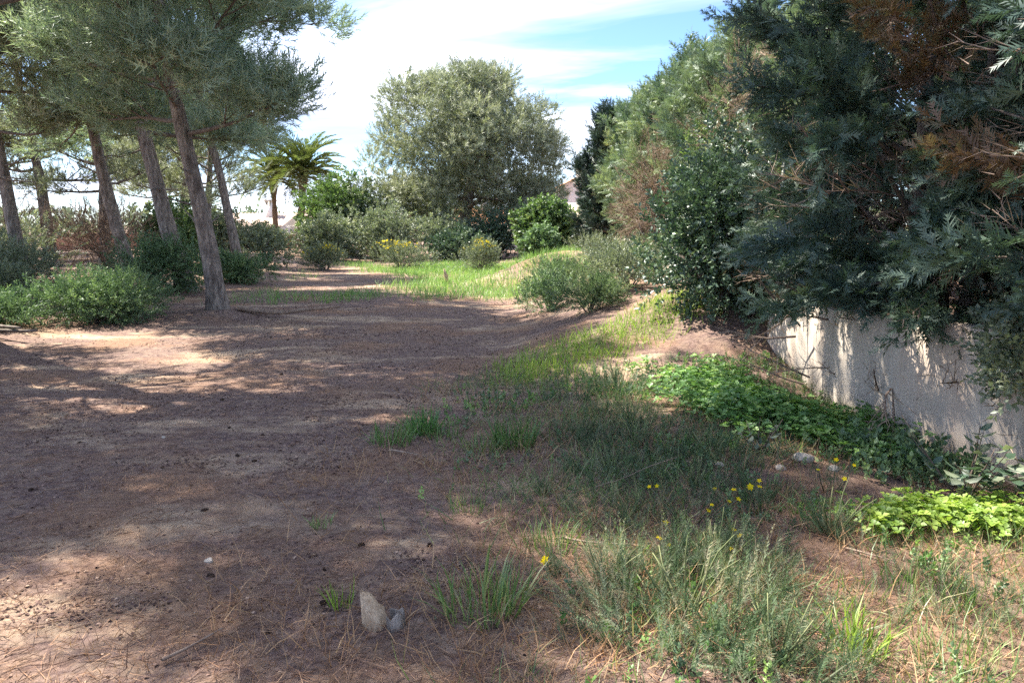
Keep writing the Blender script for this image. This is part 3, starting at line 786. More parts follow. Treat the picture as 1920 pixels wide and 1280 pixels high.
# right bank
shrub('dark_shrub', 'big glossy dark shrub covering the left end of the concrete wall', 'shrub', P(2.5, 9.35), (0.95, 0.85, 1.75), 2300, T_glossy, M_ivy, 13, sc=(.6, 1.0))
shrub('climber', 'lighter climbing shrub over the top of the glossy dark shrub', 'shrub', P(2.85, 10.4), (0.8, 0.7, 1.75), 900, T_glossy, M_greyleaf, 12, sc=(.55, .9), base=.2)
shrub('dry_creeper', 'bare brown creeper hanging in the hedge above the scrub bank', 'creeper', P(2.8, 15.0), (.8, 1.3, 1.8), 620, T_deadtwig, M_dead, 11, sc=(.5, .9), upw=.3, base=.3)
shrub('dry_creeper', 'tangle of dry twigs beside the thin grey pole', 'creeper', P(3.2, 10.7), (.5, .6, 2.5), 320, T_deadtwig, M_dead, 11, sc=(.4, .8), upw=.3, base=.6)
shrub('climber', 'green climber on the brown lower branches of the hedge', 'shrub', P(3.0, 12.4), (0.6, 0.6, 1.9), 420, T_glossy, M_bright, 10, sc=(.6, 1.0), base=.2)
for (x, y, R3, m_, lab) in (
        (1.15, 11.4, (.75, .7, .36), M_fennel, 'grey-green bush at the foot of the sandy bank'),
        (1.9, 12.6, (.8, .7, .55), M_greyleaf, 'pale scrub on the bank above the grey-green bush'),
        (0.7, 13.2, (.7, .7, .5), M_mastic, 'low dark scrub where the bank meets the track'),
        (2.4, 14.6, (.9, .8, .6), M_greyleaf, 'dry scrub under the bare lower hedge'),
        (1.3, 15.6, (.8, .8, .34), M_fennel, 'grey-green scrub in the middle of the bank'),
        (1.0, 18.6, (.7, .8, .4), M_mastic, 'dark green bush in front of the pale wall'),
        (2.3, 18.2, (1.0, .9, .4), M_greyleaf, 'straw-coloured scrub below the shaded cypresses'),
        (2.6, 23.0, (1.1, 1.0, .42), M_greyleaf, 'scrub at the foot of the dark far cypress')):
    shrub('scrub_bush', lab, 'bush', P(x, y), R3, 520, T_small, m_, 9, 'scrub on the right bank', sc=(.6, 1.2), upw=.8, shell=.4)

# ------------------------------------------------------------------ palms
M_palmtrunk = rock_mat('palm_trunk', [(0.3, (0.13, 0.095, 0.07)), (0.7, (0.30, 0.23, 0.17))], scale=(8, 8, 16), bump=.8, dist=.05)
def frond_mesh(L=2.7):
    g = Geo(); n = 12
    u = np.linspace(0, 1, n)
    p = np.stack([L * u * (1 - .12 * u), 0 * u, L * (0.34 * u - 0.62 * u ** 2)], -1)
    v, f = tube(p, np.linspace(.035, .008, n), 4); g.add(v, f, .6)
    for i in range(34):
        w_ = 0.12 + 0.87 * i / 33; q, d = along(p, min(w_, .999))
        for s in (-1, 1):
            l = 0.55 * math.sin(math.pi * (0.18 + .78 * w_)) + .1
            dd = nrm(d * .75 + np.array([0, s * .75, .28]) + rng.normal(0, .08, 3)); nn = nrm(np.cross(dd, UP)) * .022
            g.add([q, q + dd * l * .5 + nn, q + dd * l - UP * .08, q + dd * l * .5 - nn], [(0, 1, 2), (0, 2, 3)], U(.2, .9))
    return g.mesh('frond', M_palm)
FR = frond_mesh()
def palm(label, loc, H, s, n=44):
    o = thing('palm_tree', label, 'palm', loc, 'palms beyond the garden wall')
    g = Geo(); q = curve((0, 0, -.3), (U(-.05, .05), 0, 1), H + .3, 10, .2, .015)
    rad = np.full(10, .17) * (1 + .12 * rng.normal(0, 1, 10)); rad[-2:] *= 1.5
    v, f = tube(q, rad, 12, .05); g.add(v, f); g.build('trunk', M_palmtrunk, o, smooth=True)
    for i in range(n):
        k = i / n
        link_mesh('frond', FR, o, tuple(q[-1]), (0, R_(30 - 108 * k ** .8 + U(-6, 6)) * 1.0, i * 2.4), s * U(.85, 1.1))
    return o
palm('palm with arching fronds above the bright green tree', P(-11.9, 43.8), 4.0, 1.1)
palm('shorter palm behind the taller one, half hidden by pine branches', P(-13.7, 45.5), 3.9, 0.95, 36)

# ------------------------------------------------------------------ far houses
M_tiles = rock_mat('roof_tiles', [(0.3, (0.42, 0.19, 0.10)), (0.7, (0.62, 0.34, 0.21))], scale=(9, 9, 9))
M_tiles_faded = rock_mat('faded_roof_tiles', [(0.3, (0.34, 0.25, 0.21)), (0.7, (0.48, 0.38, 0.33))], scale=(9, 9, 9))
M_plaster = rock_mat('white_plaster', [(0.3, (0.68, 0.65, 0.62)), (0.7, (0.80, 0.78, 0.75))], scale=(2, 2, 2), bump=.1)
M_pane = rock_mat('window_glass', [(0.3, (0.03, 0.04, 0.05)), (0.7, (0.05, 0.06, 0.08))], rough=.1, bump=0)
def box(g, a, b, t=.5):
    x0, y0, z0 = a; x1, y1, z1 = b
    v = [(x0, y0, z0), (x1, y0, z0), (x1, y1, z0), (x0, y1, z0), (x0, y0, z1), (x1, y0, z1), (x1, y1, z1), (x0, y1, z1)]
    q = [(0, 3, 2, 1), (4, 5, 6, 7), (0, 1, 5, 4), (1, 2, 6, 5), (2, 3, 7, 6), (3, 0, 4, 7)]
    g.add(v, [t_ for a_, b_, c_, d_ in q for t_ in ((a_, b_, c_), (a_, c_, d_))], t); return g
def house(label, loc, W, D_, eave, ridge, rz=0.0, chim=(0.6,), windows=((-.25, .5), (.25, .5)), tiles=None):
    o = thing('house', label, 'house', loc, None, rz)
    g = Geo(); box(g, (-W / 2, -D_ / 2, -.5), (W / 2, D_ / 2, eave))
    for s in (-1, 1): g.add([(s * W / 2, -D_ / 2, eave), (s * W / 2, D_ / 2, eave), (s * W / 2, 0, ridge)], [(0, 1, 2)])
    g.build('wall', M_plaster, o)
    g = Geo(); e = .3
    sl = (ridge - eave) / (D_ / 2)
    for s in (-1, 1):                       # tile ribs running down each slope
        nr = int(W / .24)
        for i in range(nr * 2 + 1):
            pass
        y0, y1 = s * (D_ / 2 + e), 0.0
        z0_, z1_ = eave - sl * e + .05, ridge + .05
        xs = np.linspace(-W / 2 - e, W / 2 + e, nr * 2 + 1); hz = np.where(np.arange(nr * 2 + 1) % 2, .07, 0)
        v = np.concatenate([np.stack([xs, np.full_like(xs, y0), z0_ + hz], -1), np.stack([xs, np.full_like(xs, y1), z1_ + hz], -1)])
        k = len(xs); j = np.arange(k - 1)
        g.add(v, np.concatenate([np.stack([j, j + 1, j + k + 1], -1), np.stack([j, j + k + 1, j + k], -1)]))
    rf = g.build('roof', tiles or M_tiles, o)
    for c in chim:
        g = Geo(); x = (c - .5) * W; box(g, (x - .3, -.9, eave), (x + .3, -.35, ridge + .9)); box(g, (x - .38, -.98, ridge + .9), (x + .38, -.27, ridge + 1.02))
        g.build('chimney', M_plaster, rf)
    for (wx, wz) in windows:
        g = Geo(); box(g, (wx * W - .5, -D_ / 2 - .05, eave * wz - .55), (wx * W + .5, -D_ / 2 + .05, eave * wz + .55)); f_ = g.build('window', M_stone, o)
        g = Geo(); box(g, (wx * W - .42, -D_ / 2 - .07, eave * wz - .47), (wx * W + .42, -D_ / 2 - .052, eave * wz + .47)); g.build('pane', M_pane, f_)
    return o
house('white house with a tiled roof rising right of the round pine', (4.1, 56.0, 0), 7.0, 6.0, 3.0, 4.5, R_(90), (.3,))
house('low house with an orange tiled roof and white chimney right of the round pine', (0.4, 52.0, -.2), 8.0, 5.0, 1.85, 2.75, R_(6), (.22, .7))
house('far low house with a red roof behind the olive bushes', (-11.5, 58.0, -.3), 7.0, 5.0, 2.2, 2.9, 0, (.2,), tiles=M_tiles_faded)
house('pale low house with a faded roof behind the slender pine', (-18.2, 57.0, 0), 5.0, 5.0, 1.5, 2.3, R_(-8), (.7,), tiles=M_tiles_faded)

# woodland closing the view
g = Geo(); n = 3600
a = U(R_(-75), R_(60), n); rr = U(72, 84, n)
hh = (2.1 + 1.0 * fbm(a * 14, a * 0 + 3, 3)) * np.where(a > R_(4), 1.5, 1.0)
p = np.stack([np.sin(a) * rr, np.cos(a) * rr, U(0, 1, n) ** .8 * hh], -1)
v, f, t = inst(T_farleaf, p, nrm(rng.normal(0, 1, (n, 3)) + UP * .4), U(2.2, 4.0, n)); g.add(v, f, t)
tag(g.build('distant_woodland', M_greyleaf), 'low line of far woodland behind everything', 'woodland', kind='stuff')

# ------------------------------------------------------------------ ground cover
def blade_tpl(L=1.0, w=0.05, bend=0.35, seg=3, seed=0):
    u = np.linspace(0, 1, seg + 1); v = []
    for k in u[:-1]:
        v += [(-w * (1 - k * .8) / 2, bend * k * k * L, k * L), (w * (1 - k * .8) / 2, bend * k * k * L, k * L)]
    v.append((0, bend * L, L * .94)); f = []
    for i in range(seg - 1): a_ = 2 * i; f += [(a_, a_ + 1, a_ + 3), (a_, a_ + 3, a_ + 2)]
    a_ = 2 * (seg - 1); f.append((a_, a_ + 1, a_ + 2))
    return np.array(v, float), np.array(f), np.linspace(.3, .7, len(v))
T_blade = blade_tpl()
T_thin = blade_tpl(1, .028, .4, 2)
def feather_tpl(seed=31):
    r = np.random.default_rng(seed); g = Geo()
    for i in range(16):
        z = i / 16; 
        for s in range(3):
            a_ = r.uniform(0, 6.28); l = .34 * (1.1 - z) * r.uniform(.6, 1.2)
            d = nrm(np.array([math.cos(a_) * .8, math.sin(a_) * .8, .75])); sd = nrm(np.cross(d, [.1, .2, 1])) * .007
            b = np.array([.05 * math.sin(z * 3), 0, z])
            g.add([b - sd, b + sd, b + d * l], [(0, 1, 2)], r.uniform(0, 1))
    g.add([(-.012, 0, 0), (.012, 0, 0), (.0, 0, 1)], [(0, 1, 2)], .7)
    return tpl(g)
T_feather = feather_tpl()
def clover_tpl():
    g = Geo(); g.add([(-.006, 0, 0), (.006, 0, 0), (0, 0, .8)], [(0, 1, 2)], .2)
    lv, lf = leaf_geo(1, .85, .1, .15, 1)
    for i in range(3):
        a_ = i * 2.094
        v, f, t = inst((lv, lf, np.full(4, .5)), [(0, 0, .8)], [(math.cos(a_), math.sin(a_), .35)], .33, roll=np.array([math.pi if False else 0.0]), tint=np.array([.4 + .1 * i])); g.add(v, f, t)
    return tpl(g)
T_clover = clover_tpl()
def nettle_tpl():
    return twig_tpl(1.0, 10, .34, .22, 1.0, 21)
T_weed = nettle_tpl()
def ground_pts(n, x0, x1, y0, y1, dens=None):
    m = n * 6
    x = U(x0, x1, m); y = U(y0, y1, m)
    if dens is not None:
        k = U(0, 1, m) < dens(x, y); x, y = x[k], y[k]
    return x[:n], y[:n]
def patch(name, label, cat, n, rect, dens, T, mat, s, tint=(.1, .9), lift=None, upn=.35, kind='stuff'):
    x, y = ground_pts(n, *rect, dens); k = len(x)
    z = gz(x, y) - .01
    if lift is not None: z = z + lift(x, y) * U(0, 1, k)
    d = nrm(rng.normal(0, upn, (k, 3)) * [1, 1, .2] + UP)
    v, f, t = inst(T, np.stack([x, y, z], -1), d, U(s[0], s[1], k), tint=U(*tint, k))
    g = Geo(); g.add(v, f, t)
    return tag(g.build(name, mat), label, cat, kind=kind)
ell = lambda cx, cy, rx, ry: (lambda x, y: np.clip(1.25 - np.hypot((x - cx) / rx, (y - cy) / ry) + .35 * fbm(x * 2.2, y * 2.2, 2), 0, 1))
patch('weed_patch', 'lush bright green weeds filling the hollow in front of the concrete wall', 'weeds', 5200, (.9, 3.0, 5.2, 8.4), lambda x, y: np.clip(1.2 - np.hypot((x - 2.05 + (y - 6.7) * .32) / .62, (y - 6.7) / 1.35) + .75 * fbm(x * 2.4, y * 2.4, 3), 0, 1) ** 1.4, T_clover, M_clover, (.05, .14), lift=lambda x, y: 0.16 * ell(2.05, 6.7, .9, 1.6)(x, y))
patch('lime_weeds', 'sunlit lime green weeds at the right edge below the leafy plant', 'weeds', 2700, (1.4, 3.4, 3.3, 4.9), lambda x, y: np.clip(1.2 - np.hypot((x - 2.45) / .62, (y - 3.98) / .36) + 1.1 * fbm(x * 2.6, y * 2.6, 3), 0, 1) ** 1.5, T_clover, M_lime, (.03, .13), lift=lambda x, y: .05 + 0 * x)
patch('bank_grass', 'yellow-green grass on the sunlit sandy bank', 'grass', 4200, (-.5, 2.6, 7.2, 11.5), lambda x, y: np.clip(1.1 - np.abs((y - 7.9 - (x + .2) * .85)) / .9 + .6 * fbm(x * 1.6, y * 1.6, 2), 0, 1) * sm(-.4, .2, x), T_blade, M_lime, (.07, .2), tint=(.1, .9))
patch('clearing_grass', 'green grass of the far clearing at the end of the track', 'grass', 24000, (-8, 2.4, 15.0, 31), lambda x, y: sm(-6.2, -3.6, x + (y - 15) * .12) * np.clip(.12 + 1.6 * fbm(x * .45, y * .3, 3) + .95 * sm(-5, -1.5, x + (y - 20) * .15) * sm(15.5, 18.5, y), 0, 1), T_blade, M_clover, (.12, .30), tint=(.2, 1))
patch('near_grass', 'thin green grass among the weeds in the right foreground', 'grass', 8500, (-.9, 3.3, 2.3, 7.6), lambda x, y: sm(-1.0, .8, x + .2 * (y - 4)) * np.clip(.4 + 1.3 * fbm(x * 1.3 + 9, y * 1.3, 3), 0, 1), T_thin, M_grass, (.05, .22), tint=(.05, 1), upn=.6)
patch('dead_grass', 'dry yellow stems and dead grass standing among the weeds in the foreground', 'grass', 9000, (-1.4, 3.3, 2.1, 7.4), lambda x, y: (sm(-1.6, .4, x + .3 * (y - 3)) * .5 + .5 * (1 - sm(2.6, 3.6, y))) * np.clip(.35 + 1.7 * fbm(x * 1.7 + 70, y * 1.7, 3), 0, 1), T_thin, M_straw, (.05, .2), tint=(.2, 1), upn=.9)
patch('dark_weeds', 'dark weeds between the bright patch and the leafy plant', 'weeds', 160, (1.0, 3.2, 4.4, 6.4), ell(2.7, 5.3, .5, .6), T_weed, M_mastic, (.08, .2), lift=lambda x, y: .06 + 0 * x)
patch('mixed_weeds', 'mixed green weeds along the foot of the concrete wall', 'weeds', 600, (1.2, 3.25, 5.0, 6.8), (lambda x, y: ell(2.6, 5.9, .6, .8)(x, y) * np.clip(.2 + 1.6 * fbm(x * 3, y * 3, 2), 0, 1)), T_clover, M_clover, (.07, .16), tint=(0, .7), lift=lambda x, y: .1 + 0 * x)
patch('dry_straw', 'reddish dry straw and needles strewn over the foreground', 'straw', 26000, (-2.6, 3.2, 1.9, 6.5), lambda x, y: np.clip(1.15 - (y - 2.2) / 3.2 + .8 * fbm(x * 1.1, y * 1.1, 3) - .35 * sm(-.6, -2.2, x), 0, 1) * .8, (T_thin[0] * [1, 1, .25] + [0, 0, 0], T_thin[1], T_thin[2]), M_straw, (.06, .17), tint=(0, 1), upn=2.2)
for (nm, lab, m_, n_, sd, h_) in (('low_weeds', 'grey-green low weeds dotted over the right foreground', M_fennel, 900, 3.0, (.06, .20)), ('broad_weeds', 'small broad-leaved weeds dotted over the right foreground', M_mastic, 520, 21.0, (.04, .10)), ('pale_weeds', 'yellow-green small weeds dotted over the right foreground', M_clover, 420, 37.0, (.04, .10))):
    patch(nm, lab, 'weeds', int(n_ * 1.9), (-.6, 3.2, 2.4, 8.2), (lambda x, y, sd=sd: sm(-.6, .9, x + .12 * (y - 4)) * np.clip(.08 + 2.2 * fbm(x * 1.5 + sd, y * 1.5 + sd, 2), 0, 1)), T_feather if m_ is M_fennel else T_weed, m_, h_, tint=(.1, 1))
# needle litter: flakes on the earth, thinning with distance
def flake_tpl():
    v = np.array([(-.5, -.35, 0), (.45, -.4, .12), (.55, .3, 0), (-.1, .45, .22), (-.55, .2, .05), (0, 0, .3)], float)
    return v, np.array([(0, 1, 5), (1, 2, 5), (2, 3, 5), (3, 4, 5), (4, 0, 5)]), np.full(6, .5)
T_flake = flake_tpl()
n = 85000
y = 2.2 * (16 / 2.2) ** U(0, 1, n); x = U(-1, 1, n) * (0.72 * y + .6)
k = (x < 1.2 + .25 * fbm(x, y)) & (U(0, 1, n) < np.clip(.42 + 1.9 * fbm(x * .9, y * 1.6, 3), .05, 1))
x, y = x[k], y[k]; n = len(x)
g = Geo(); v, f, t = inst(T_flake, np.stack([x, y, gz(x, y) + .002], -1), nrm(rng.normal(0, .3, (n, 3)) + UP), U(.005, .016, n) * (1 + .07 * y), tint=U(0, 1, n)); g.add(v, f, t)
tag(g.build('needle_litter', M_litter), 'dark needle and bark litter covering the track', 'litter', kind='stuff')
n = 26000
y = 2.0 * (9 / 2.0) ** U(0, 1, n); x = U(-1, 1, n) * (0.72 * y + .6); k = x < 1.6; x, y = x[k], y[k]; n = len(x)
d = nrm(np.stack([rng.normal(0, 1, n), rng.normal(0, 1, n), U(-.03, .22, n)], -1))
g = Geo(); v, f, t = inst((np.array([(-.016, 0, 0), (.016, 0, 0), (0, 0, 1.0)]), np.array([(0, 1, 2)]), np.full(3, .5)), np.stack([x, y, gz(x, y) + .012], -1), d, U(.06, .14, n), tint=U(.1, 1, n)); g.add(v, f, t)
tag(g.build('fallen_needles', M_needles), 'fallen brown pine needles lying on the earth', 'needles', kind='stuff')

# grass tufts one can point at
def tuft(label, x, y, n, h, r, mat=M_grass, tint=(.1, .8), upn=.4, T=T_blade):
    o = thing('grass_tuft', label, 'grass', P(x, y), 'grass tufts')
    a = U(0, 6.28, n); q = r * np.sqrt(U(0, 1, n))
    p = np.stack([np.cos(a) * q, np.sin(a) * q, -.01 + 0 * a], -1)
    d = nrm(np.stack([np.cos(a) * q / r * upn, np.sin(a) * q / r * upn, 1 + 0 * a], -1) + rng.normal(0, .16, (n, 3)))
    v, f, t = inst(T, p, d, U(.5, 1.1, n) * h, tint=U(*tint, n)); g = Geo(); g.add(v, f, t); g.build('blades', mat, o)
    return o
tuft('dark green grass tuft standing alone on the track', -.68, 5.75, 150, .24, .12, M_clover, (0, .5), .5)
tuft('paler grass tuft left of the dark tuft on the track', -.88, 5.5, 130, .19, .16)
tuft('thin grass right of the dark tuft on the track', -.5, 5.6, 90, .16, .14)
tuft('green grass tuft between the track and the fennel', .02, 5.45, 170, .24, .15, M_grass, (0, .6))
tuft('thin tuft to the left of the green tuft by the fennel', -.2, 5.3, 90, .16, .16)
tuft('small bright tuft in the middle of the bare track', -1.02, 3.95, 40, .10, .05, M_clover)
tuft('tuft of long yellow-green blades behind the wooden stump', -.12, 3.0, 110, .26, .16, M_grass, (.3, .9))
tuft('short bright blades left of the wooden stump', -.72, 3.05, 26, .13, .05, M_lime)
tuft('upright green blades near the lower right corner', 1.32, 2.75, 80, .22, .09, M_lime)
tuft('sprawling yellowish grass in the lower right corner', 1.65, 2.65, 110, .14, .16, M_grass, (.4, .95))
tuft('grass tuft on bare ground at the right edge', 1.85, 3.2, 120, .16, .18, M_grass, (.1, .7))
tuft('sparse tuft in the centre of the near track', -.25, 4.2, 60, .12, .12, M_grass)
tuft('thin green tuft between the centre and the fennel', .2, 3.7, 90, .15, .14, M_grass)

# feathery weeds
def fennel(label, x, y, n, h, r, tint=(.1, .9), mat=M_fennel, upn=.75):
    o = thing('feathery_weed', label, 'weed', P(x, y), 'feathery grey-green weeds')
    a = U(0, 6.28, n); q = r * np.sqrt(U(0, 1, n))
    p = np.stack([np.cos(a) * q, np.sin(a) * q, h * .35 * U(-.1, 1, n) * (1 - (q / r) ** 2)], -1)
    d = nrm(np.stack([np.cos(a) * q / r * upn, np.sin(a) * q / r * upn, 1 + 0 * a], -1) + rng.normal(0, .38, (n, 3)))
    v, f, t = inst(T_feather, p, d, U(.4, .95, n) * h * .8, tint=U(*tint, n)); g = Geo(); g.add(v, f, t); g.build('foliage', mat, o)
    g = Geo()
    for i in range(12):
        a_ = U(0, 6.28); q_ = curve((0, 0, -.03), (math.cos(a_) * .5, math.sin(a_) * .5, 1), h * U(.7, 1.15), 5, 0, .12)
        v, f = tube(q_, np.linspace(.006, .002, 5), 4); g.add(v, f, U(0, 1))
    g.build('stems', M_stem, o)
    return o
fennel('largest feathery bush, spreading in the centre of the bottom right foreground', .72, 2.98, 230, .38, .46, (0, 1))
fennel('feathery growth at the left side of the largest feathery bush', .42, 3.22, 110, .30, .30, (.3, 1))
fennel('dark feathery growth at the lower edge right of the largest bush', .98, 2.64, 130, .30, .32, (0, .7))
fennel('feathery weed beside the yellow flowers', .62, 4.0, 108, .24, .28)
fennel('soft feathery clump left of the pale stones', .62, 4.75, 126, .26, .30)
fennel('feathery clump behind the green grass tuft', .52, 5.6, 126, .24, .28, (0, .7))
fennel('feathery clump at the corner of the bright weed patch', 1.0, 6.3, 126, .26, .32, (0, .6))
fennel('feathery weed in front of the bright weed patch', 1.35, 5.1, 126, .24, .30, (0, .6))
fennel('shaded weed clump at the edge of the sunlit bank', 1.05, 7.4, 162, .32, .36, (0, .5), M_mastic)
fennel('feathery clump right behind the largest feathery bush', .98, 3.42, 150, .30, .28, (.1, .8))
fennel('grey-green weed mat between the flowers and the pale stones', 1.12, 4.55, 150, .22, .34, (0, .7))
fennel('feathery weeds in the gap behind the yellow flowers', .9, 5.4, 130, .26, .34, (0, .7))
fennel('low grey weeds on the edge of the track left of the flowers', .18, 4.35, 90, .18, .28, (.1, .8))
fennel('tall single feathery stem leaning at the right', 1.62, 3.75, 30, .34, .10, (.2, .8))
fennel('small feathery seedling left of the lime weeds', 1.5, 4.35, 50, .2, .15, (0, .6))

# yellow flowers
def flower_plant(label, x, y, n, h, r, fs, leaf=40):
    o = thing('yellow_wildflower', label, 'flower', P(x, y), 'yellow wildflowers')
    g = Geo(); heads = []
    for i in range(n):
        a_ = U(0, 6.28); q = curve((r * .4 * math.cos(a_), r * .4 * math.sin(a_), 0), (math.cos(a_) * r / h, math.sin(a_) * r / h, 1), h * U(.7, 1.15), 5, 0, .06)
        v, f = tube(q, np.linspace(.004, .002, 5) * max(1, h * 2), 3); g.add(v, f, U(0, 1)); heads.append(q[-1])
    if leaf:
        p = np.stack([rng.normal(0, r * .5, leaf), rng.normal(0, r * .5, leaf), U(0, h * .6, leaf)], -1)
        v, f, t = inst(T_feather, p, nrm(rng.normal(0, .5, (leaf, 3)) + UP), U(.3, .6, leaf) * h, tint=U(0, 1, leaf)); g.add(v, f, t)
    g.build('stems', M_fennel, o)
    for q in heads:
        gg = Geo(); v, f, t = inst(T_flower, [q], [nrm(np.array([U(-.4, .4), U(-.9, -.1), .8]))], fs * U(.8, 1.2)); gg.add(v, f, t); gg.build('flower', M_yellow, o)
    return o
flower_plant('pair of large yellow flowers at the right of the foreground', 1.38, 4.1, 4, .2, .06, .019)
flower_plant('yellow flowers scattered beside the feathery weed', .98, 4.0, 8, .22, .22, .014)
flower_plant('low yellow flowers in front of the scattered ones', .92, 3.6, 7, .14, .22, .018)
flower_plant('lone yellow flower near the centre of the foreground', .20, 3.35, 2, .12, .04, .020)
flower_plant('tiny yellow flowers by the lime weeds', 1.95, 4.55, 4, .22, .12, .016)
for (x, y, R3, lab) in ((-6.6, 27.5, (1.0, .7, .75), 'far yellow-flowered mustard at the left of the clearing'), (-3.9, 27.5, (1.5, .8, .8), 'far yellow-flowered mustard in front of the dark bush'), (-1.1, 26.5, (1.0, .7, .95), 'brightest far mustard bloom below the clipped hedge')):
    shrub('mustard_plant', lab, 'flower', P(x, y), R3, 620, T_small, M_greyleaf, 7, 'yellow mustard in the far clearing', sc=(.8, 1.3), upw=1.0, flower=(70, .05))

# leafy plant at the right, each leaf a piece of its own
big_leaf = Geo(); lv, lf = leaf_geo(1, .52, .12, .18, 2); big_leaf.add(lv, lf, np.linspace(.3, .7, len(lv)))
BL = [big_leaf.mesh('leaf', M_ivy), big_leaf.mesh('leaf', M_greyleaf)]
def leafy(label, x, y, n, h, r, ls):
    o = thing('leafy_plant', label, 'plant', P(x, y))
    st = Geo(); k = 0
    ns = max(5, n // 9)
    for i in range(ns):
        a_ = U(0, 6.28); q = curve((0, 0, -.03), (math.cos(a_) * r / h, math.sin(a_) * r / h, 1), h * U(.7, 1.2), 7, 0, .10)
        v, f = tube(q, np.linspace(.007, .002, 7), 4); st.add(v, f, U(0, 1))
        for j in range(n // ns):
            p, d = along(q, .2 + .79 * (j + .5) / (n // ns)); b_ = U(0, 6.28)
            dd = nrm(np.array([math.cos(b_), math.sin(b_), U(-.25, .5)]))
            M = frames(dd[None], np.array([U(-.5, .5) + math.pi]))[0]
            from mathutils import Matrix
            e = Matrix(M.tolist()).to_euler()
            link_mesh('leaf', BL[1] if U(0, 1) < .5 else BL[0], o, tuple(p), e, ls * U(.7, 1.2))
    st.build('stems', M_twig, o)
leafy('broad-leaved plant at the right edge in front of the wall', 2.78, 4.55, 90, .55, .42, .11)
leafy('broad-leaved plant cut by the right edge above the lime weeds', 3.15, 4.3, 60, .40, .32, .11)
leafy('small broad-leaved seedling near the pale stones', 1.75, 5.3, 26, .3, .2, .07)
shrub('wall_shrub', 'olive-leaved shrub hanging over the wall at the right edge', 'shrub', P(3.35, 4.75), (.42, .5, .55), 520, T_glossy, M_greyleaf, 9, sc=(.5, .8), base=.62)

# stumps, sticks, stones, cones
def stump(label, x, y, h, r, rz):
    o = thing('wood_stump', label, 'stump', P(x, y), None, rz)
    g = Geo(); k = 12; a_ = np.linspace(0, 2 * math.pi, k, endpoint=False)
    rr = r * (1 + .12 * np.sin(3 * a_) + rng.normal(0, .05, k))
    topz = h * (.62 + .38 * np.cos(a_ - 2.6)); topz += rng.normal(0, h * .05, k)
    rows = [np.stack([np.cos(a_) * rr * s, np.sin(a_) * rr * s, z + 0 * a_], -1) for s, z in ((1.25, -.06), (1.08, .02))]
    rows += [np.stack([np.cos(a_) * rr, np.sin(a_) * rr, topz * .6], -1), np.stack([np.cos(a_) * rr * .97, np.sin(a_) * rr * .97, topz], -1)]
    v = np.concatenate(rows); f = []
    for i in range(3):
        for j in range(k): A_, B_ = i * k + j, i * k + (j + 1) % k; f += [(A_, B_, B_ + k), (A_, B_ + k, A_ + k)]
    v = np.concatenate([v, [[0, 0, h * .6]]]); f += [(3 * k + j, 3 * k + (j + 1) % k, 4 * k) for j in range(k)]
    g.add(v, f); g.build('wood', M_cutwood, o)
    o.rotation_euler = (.10, -.08, rz)
    if h > .1 and r > .03 and h < .2:
        b = Geo(); aa = np.linspace(-1.9, 1.6, 12); rb = r * 1.25
        hb = h * (.5 + .12 * np.sin(aa * 5)) * np.linspace(1, .45, 12)
        rows = []
        for rr_, top in ((rb, 0), (rb, 1), (rb * .82, 1), (rb * .82, 0)):
            rows.append(np.stack([rb * 1.15 + np.cos(aa) * rr_, np.sin(aa) * rr_ - r * .4, np.where(top, hb, -.03)], -1))
        v = np.concatenate(rows); f = []
        for i in range(3):
            for j in range(11): A_ = i * 12 + j; f += [(A_, A_ + 1, A_ + 13), (A_, A_ + 13, A_ + 12)]
        b.add(v, f); b.build('bark', M_bark, o)
stump('pale broken wooden stump sticking out of the straw in the foreground', -.55, 2.90, .14, .045, .2)
stump('small pale marker stump in the far grass', -2.75, 20.5, .28, .07, 0)
stump('dark stub at the right of the far marker stump', -1.75, 20.8, .40, .06, 0)
def stick(label, x, y, az, L, r, m=M_deadwood, tilt=.02, lift=.02, name='stick'):
    q = curve((0, 0, 0), (math.cos(az), math.sin(az), tilt), L, 8, 0, .06)
    q[:, 2] = q[:, 2] * .4 + [float(gz(x + a_, y + b_)) - float(gz(x, y)) for a_, b_ in q[:, :2]]
    g = Geo(); v, f = tube(q, np.linspace(r, r * .4, 8), 6, .05); g.add(v, f)
    tag(g.build(name, m, loc=P(x, y, lift), smooth=True), label, 'stick')
stick('long fallen pole lying right of the nearest leaning pine', -4.8, 13.5, -.42, 2.9, .055, lift=.05, name='fallen_branch')
stick('curved stick on the track below the dark grass tuft', -.86, 5.25, -.6, .36, .008)
stick('pale stick in the bottom left foreground', -1.28, 2.62, 1.0, .26, .007)
stick('thin pale stick leaning across the feathery weeds', .45, 4.35, .55, .75, .005, tilt=.5, lift=.03)
stick('grey stick in the weeds near the centre of the foreground', .25, 3.75, -.5, .5, .007)
stick('short pale stick at the lower right near the lime weeds', 1.62, 3.55, -.9, .22, .006)
stick('dark fallen branch at the left edge', -8.0, 10.6, -.1, 1.6, .05, M_branch, lift=.08, name='fallen_branch')
stick('second dark fallen branch crossing the first at the left edge', -7.9, 11.1, -.5, 1.5, .04, M_branch, lift=.15, name='fallen_branch')
stick('thin slanting branch leaning against the concrete wall', 2.9, 5.75, 1.3, .01, .001) if False else None
g = Geo(); v, f = tube([(0, 0, 0), (.12, .28, .24), (.22, .55, .46)], [.011, .009, .004], 6); g.add(v, f)
tag(g.build('stick', M_deadwood, loc=P(2.93, 5.75)), 'thin dry stem leaning on the concrete wall', 'stick')

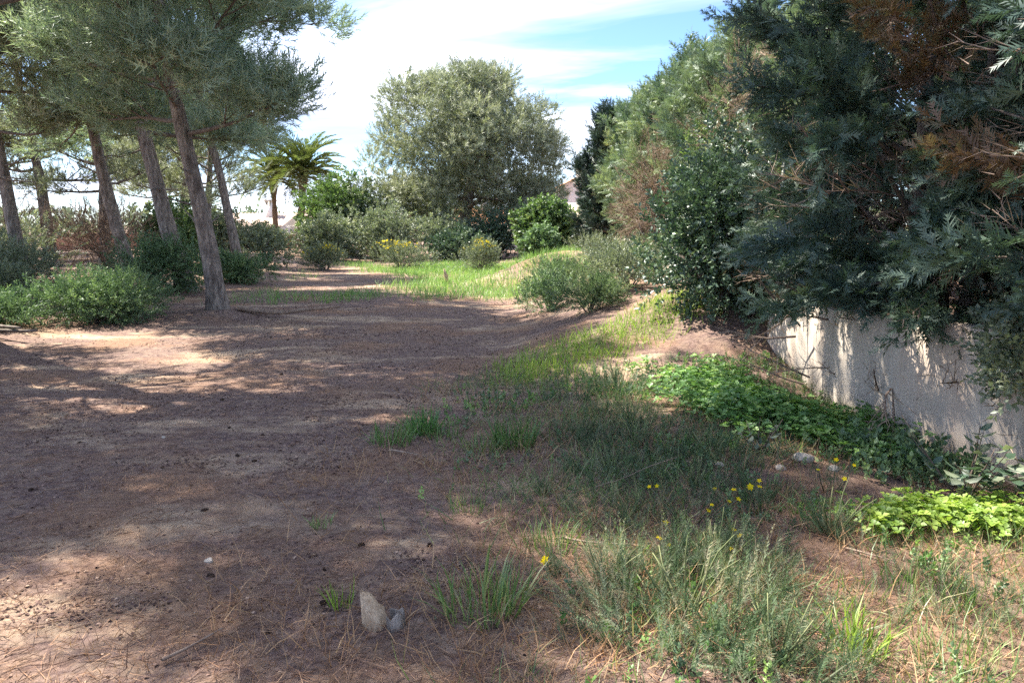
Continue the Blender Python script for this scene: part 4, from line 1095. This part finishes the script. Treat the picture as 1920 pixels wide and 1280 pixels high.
def stone_mesh(s):
    r = np.random.default_rng(s); import bmesh
    bm = bmesh.new(); bmesh.ops.create_icosphere(bm, subdivisions=2, radius=1)
    for v in bm.verts:
        c = v.co; k = 1 + .22 * math.sin(c.x * 3 + s) * math.cos(c.y * 2.5 + s * 2) + r.normal(0, .05); v.co = (c.x * k, c.y * k * .8, c.z * k * .55)
    me = bpy.data.meshes.new('stone'); bm.to_mesh(me); bm.free(); me.materials.append(M_stone); return me
SM = [stone_mesh(1), stone_mesh(5)]
for i, (x, y, s, lab) in enumerate((
        (1.35, 4.92, .05, 'pale flat stone among the weeds, left of the others'), (1.78, 4.95, .045, 'grey stone on the dark soil'), (2.0, 5.15, .075, 'largest pale stone below the bright weed patch'),
        (2.15, 4.98, .05, 'pale stone right of the largest stone'), (-1.45, 3.5, .024, 'small bluish stone on the litter in the left foreground'), (.55, 7.1, .03, 'small white stone at the edge of the sunlit bank'),
        (-2.6, 5.6, .02, 'tiny white stone at the left of the track'))):
    tag(link_mesh('stone', SM[i % 2], None, P(x, y, s * .2), (U(-.2, .2), U(-.2, .2), U(0, 6)), s), lab, 'stone', 'loose stones')
# pine cones
gc = Geo(); n = 60; u = (np.arange(n) + .5) / n
prof = np.sin(math.pi * (u * .86 + .1)) ** .8
a_ = np.arange(n) * 2.399
pos = np.stack([np.cos(a_) * prof * .36, np.sin(a_) * prof * .36, u * 1.5 - .5], -1)
d = nrm(np.stack([np.cos(a_), np.sin(a_), .5 + 0 * a_], -1))
v, f, t = inst((np.array([(-.16, 0, 0), (.16, 0, 0), (0, .08, .26), (0, -.10, .1)]), np.array([(0, 1, 2), (0, 3, 1), (0, 2, 3), (1, 3, 2)]), np.full(4, .5)), pos, d, 1.0, roll=np.zeros(n)); gc.add(v, f, t)
v, f = tube([(0, 0, -.5), (0, 0, .2), (0, 0, .9)], [.22, .34, .1], 8); gc.add(v, f)
CONE = gc.mesh('pine_cone', M_cone)
n = 30
y = 2.6 * (13 / 2.6) ** U(0, 1, n); x = U(-1, .25, n) * (.66 * y)
for i in range(n):
    tag(link_mesh('pine_cone', CONE, None, P(x[i], y[i], .008), (R_(90) + U(-.3, .3), U(0, 6), U(0, 6)), U(.014, .026)), 'dark fallen pine cone lying on the brown track', 'pine cone', 'fallen pine cones on the track')
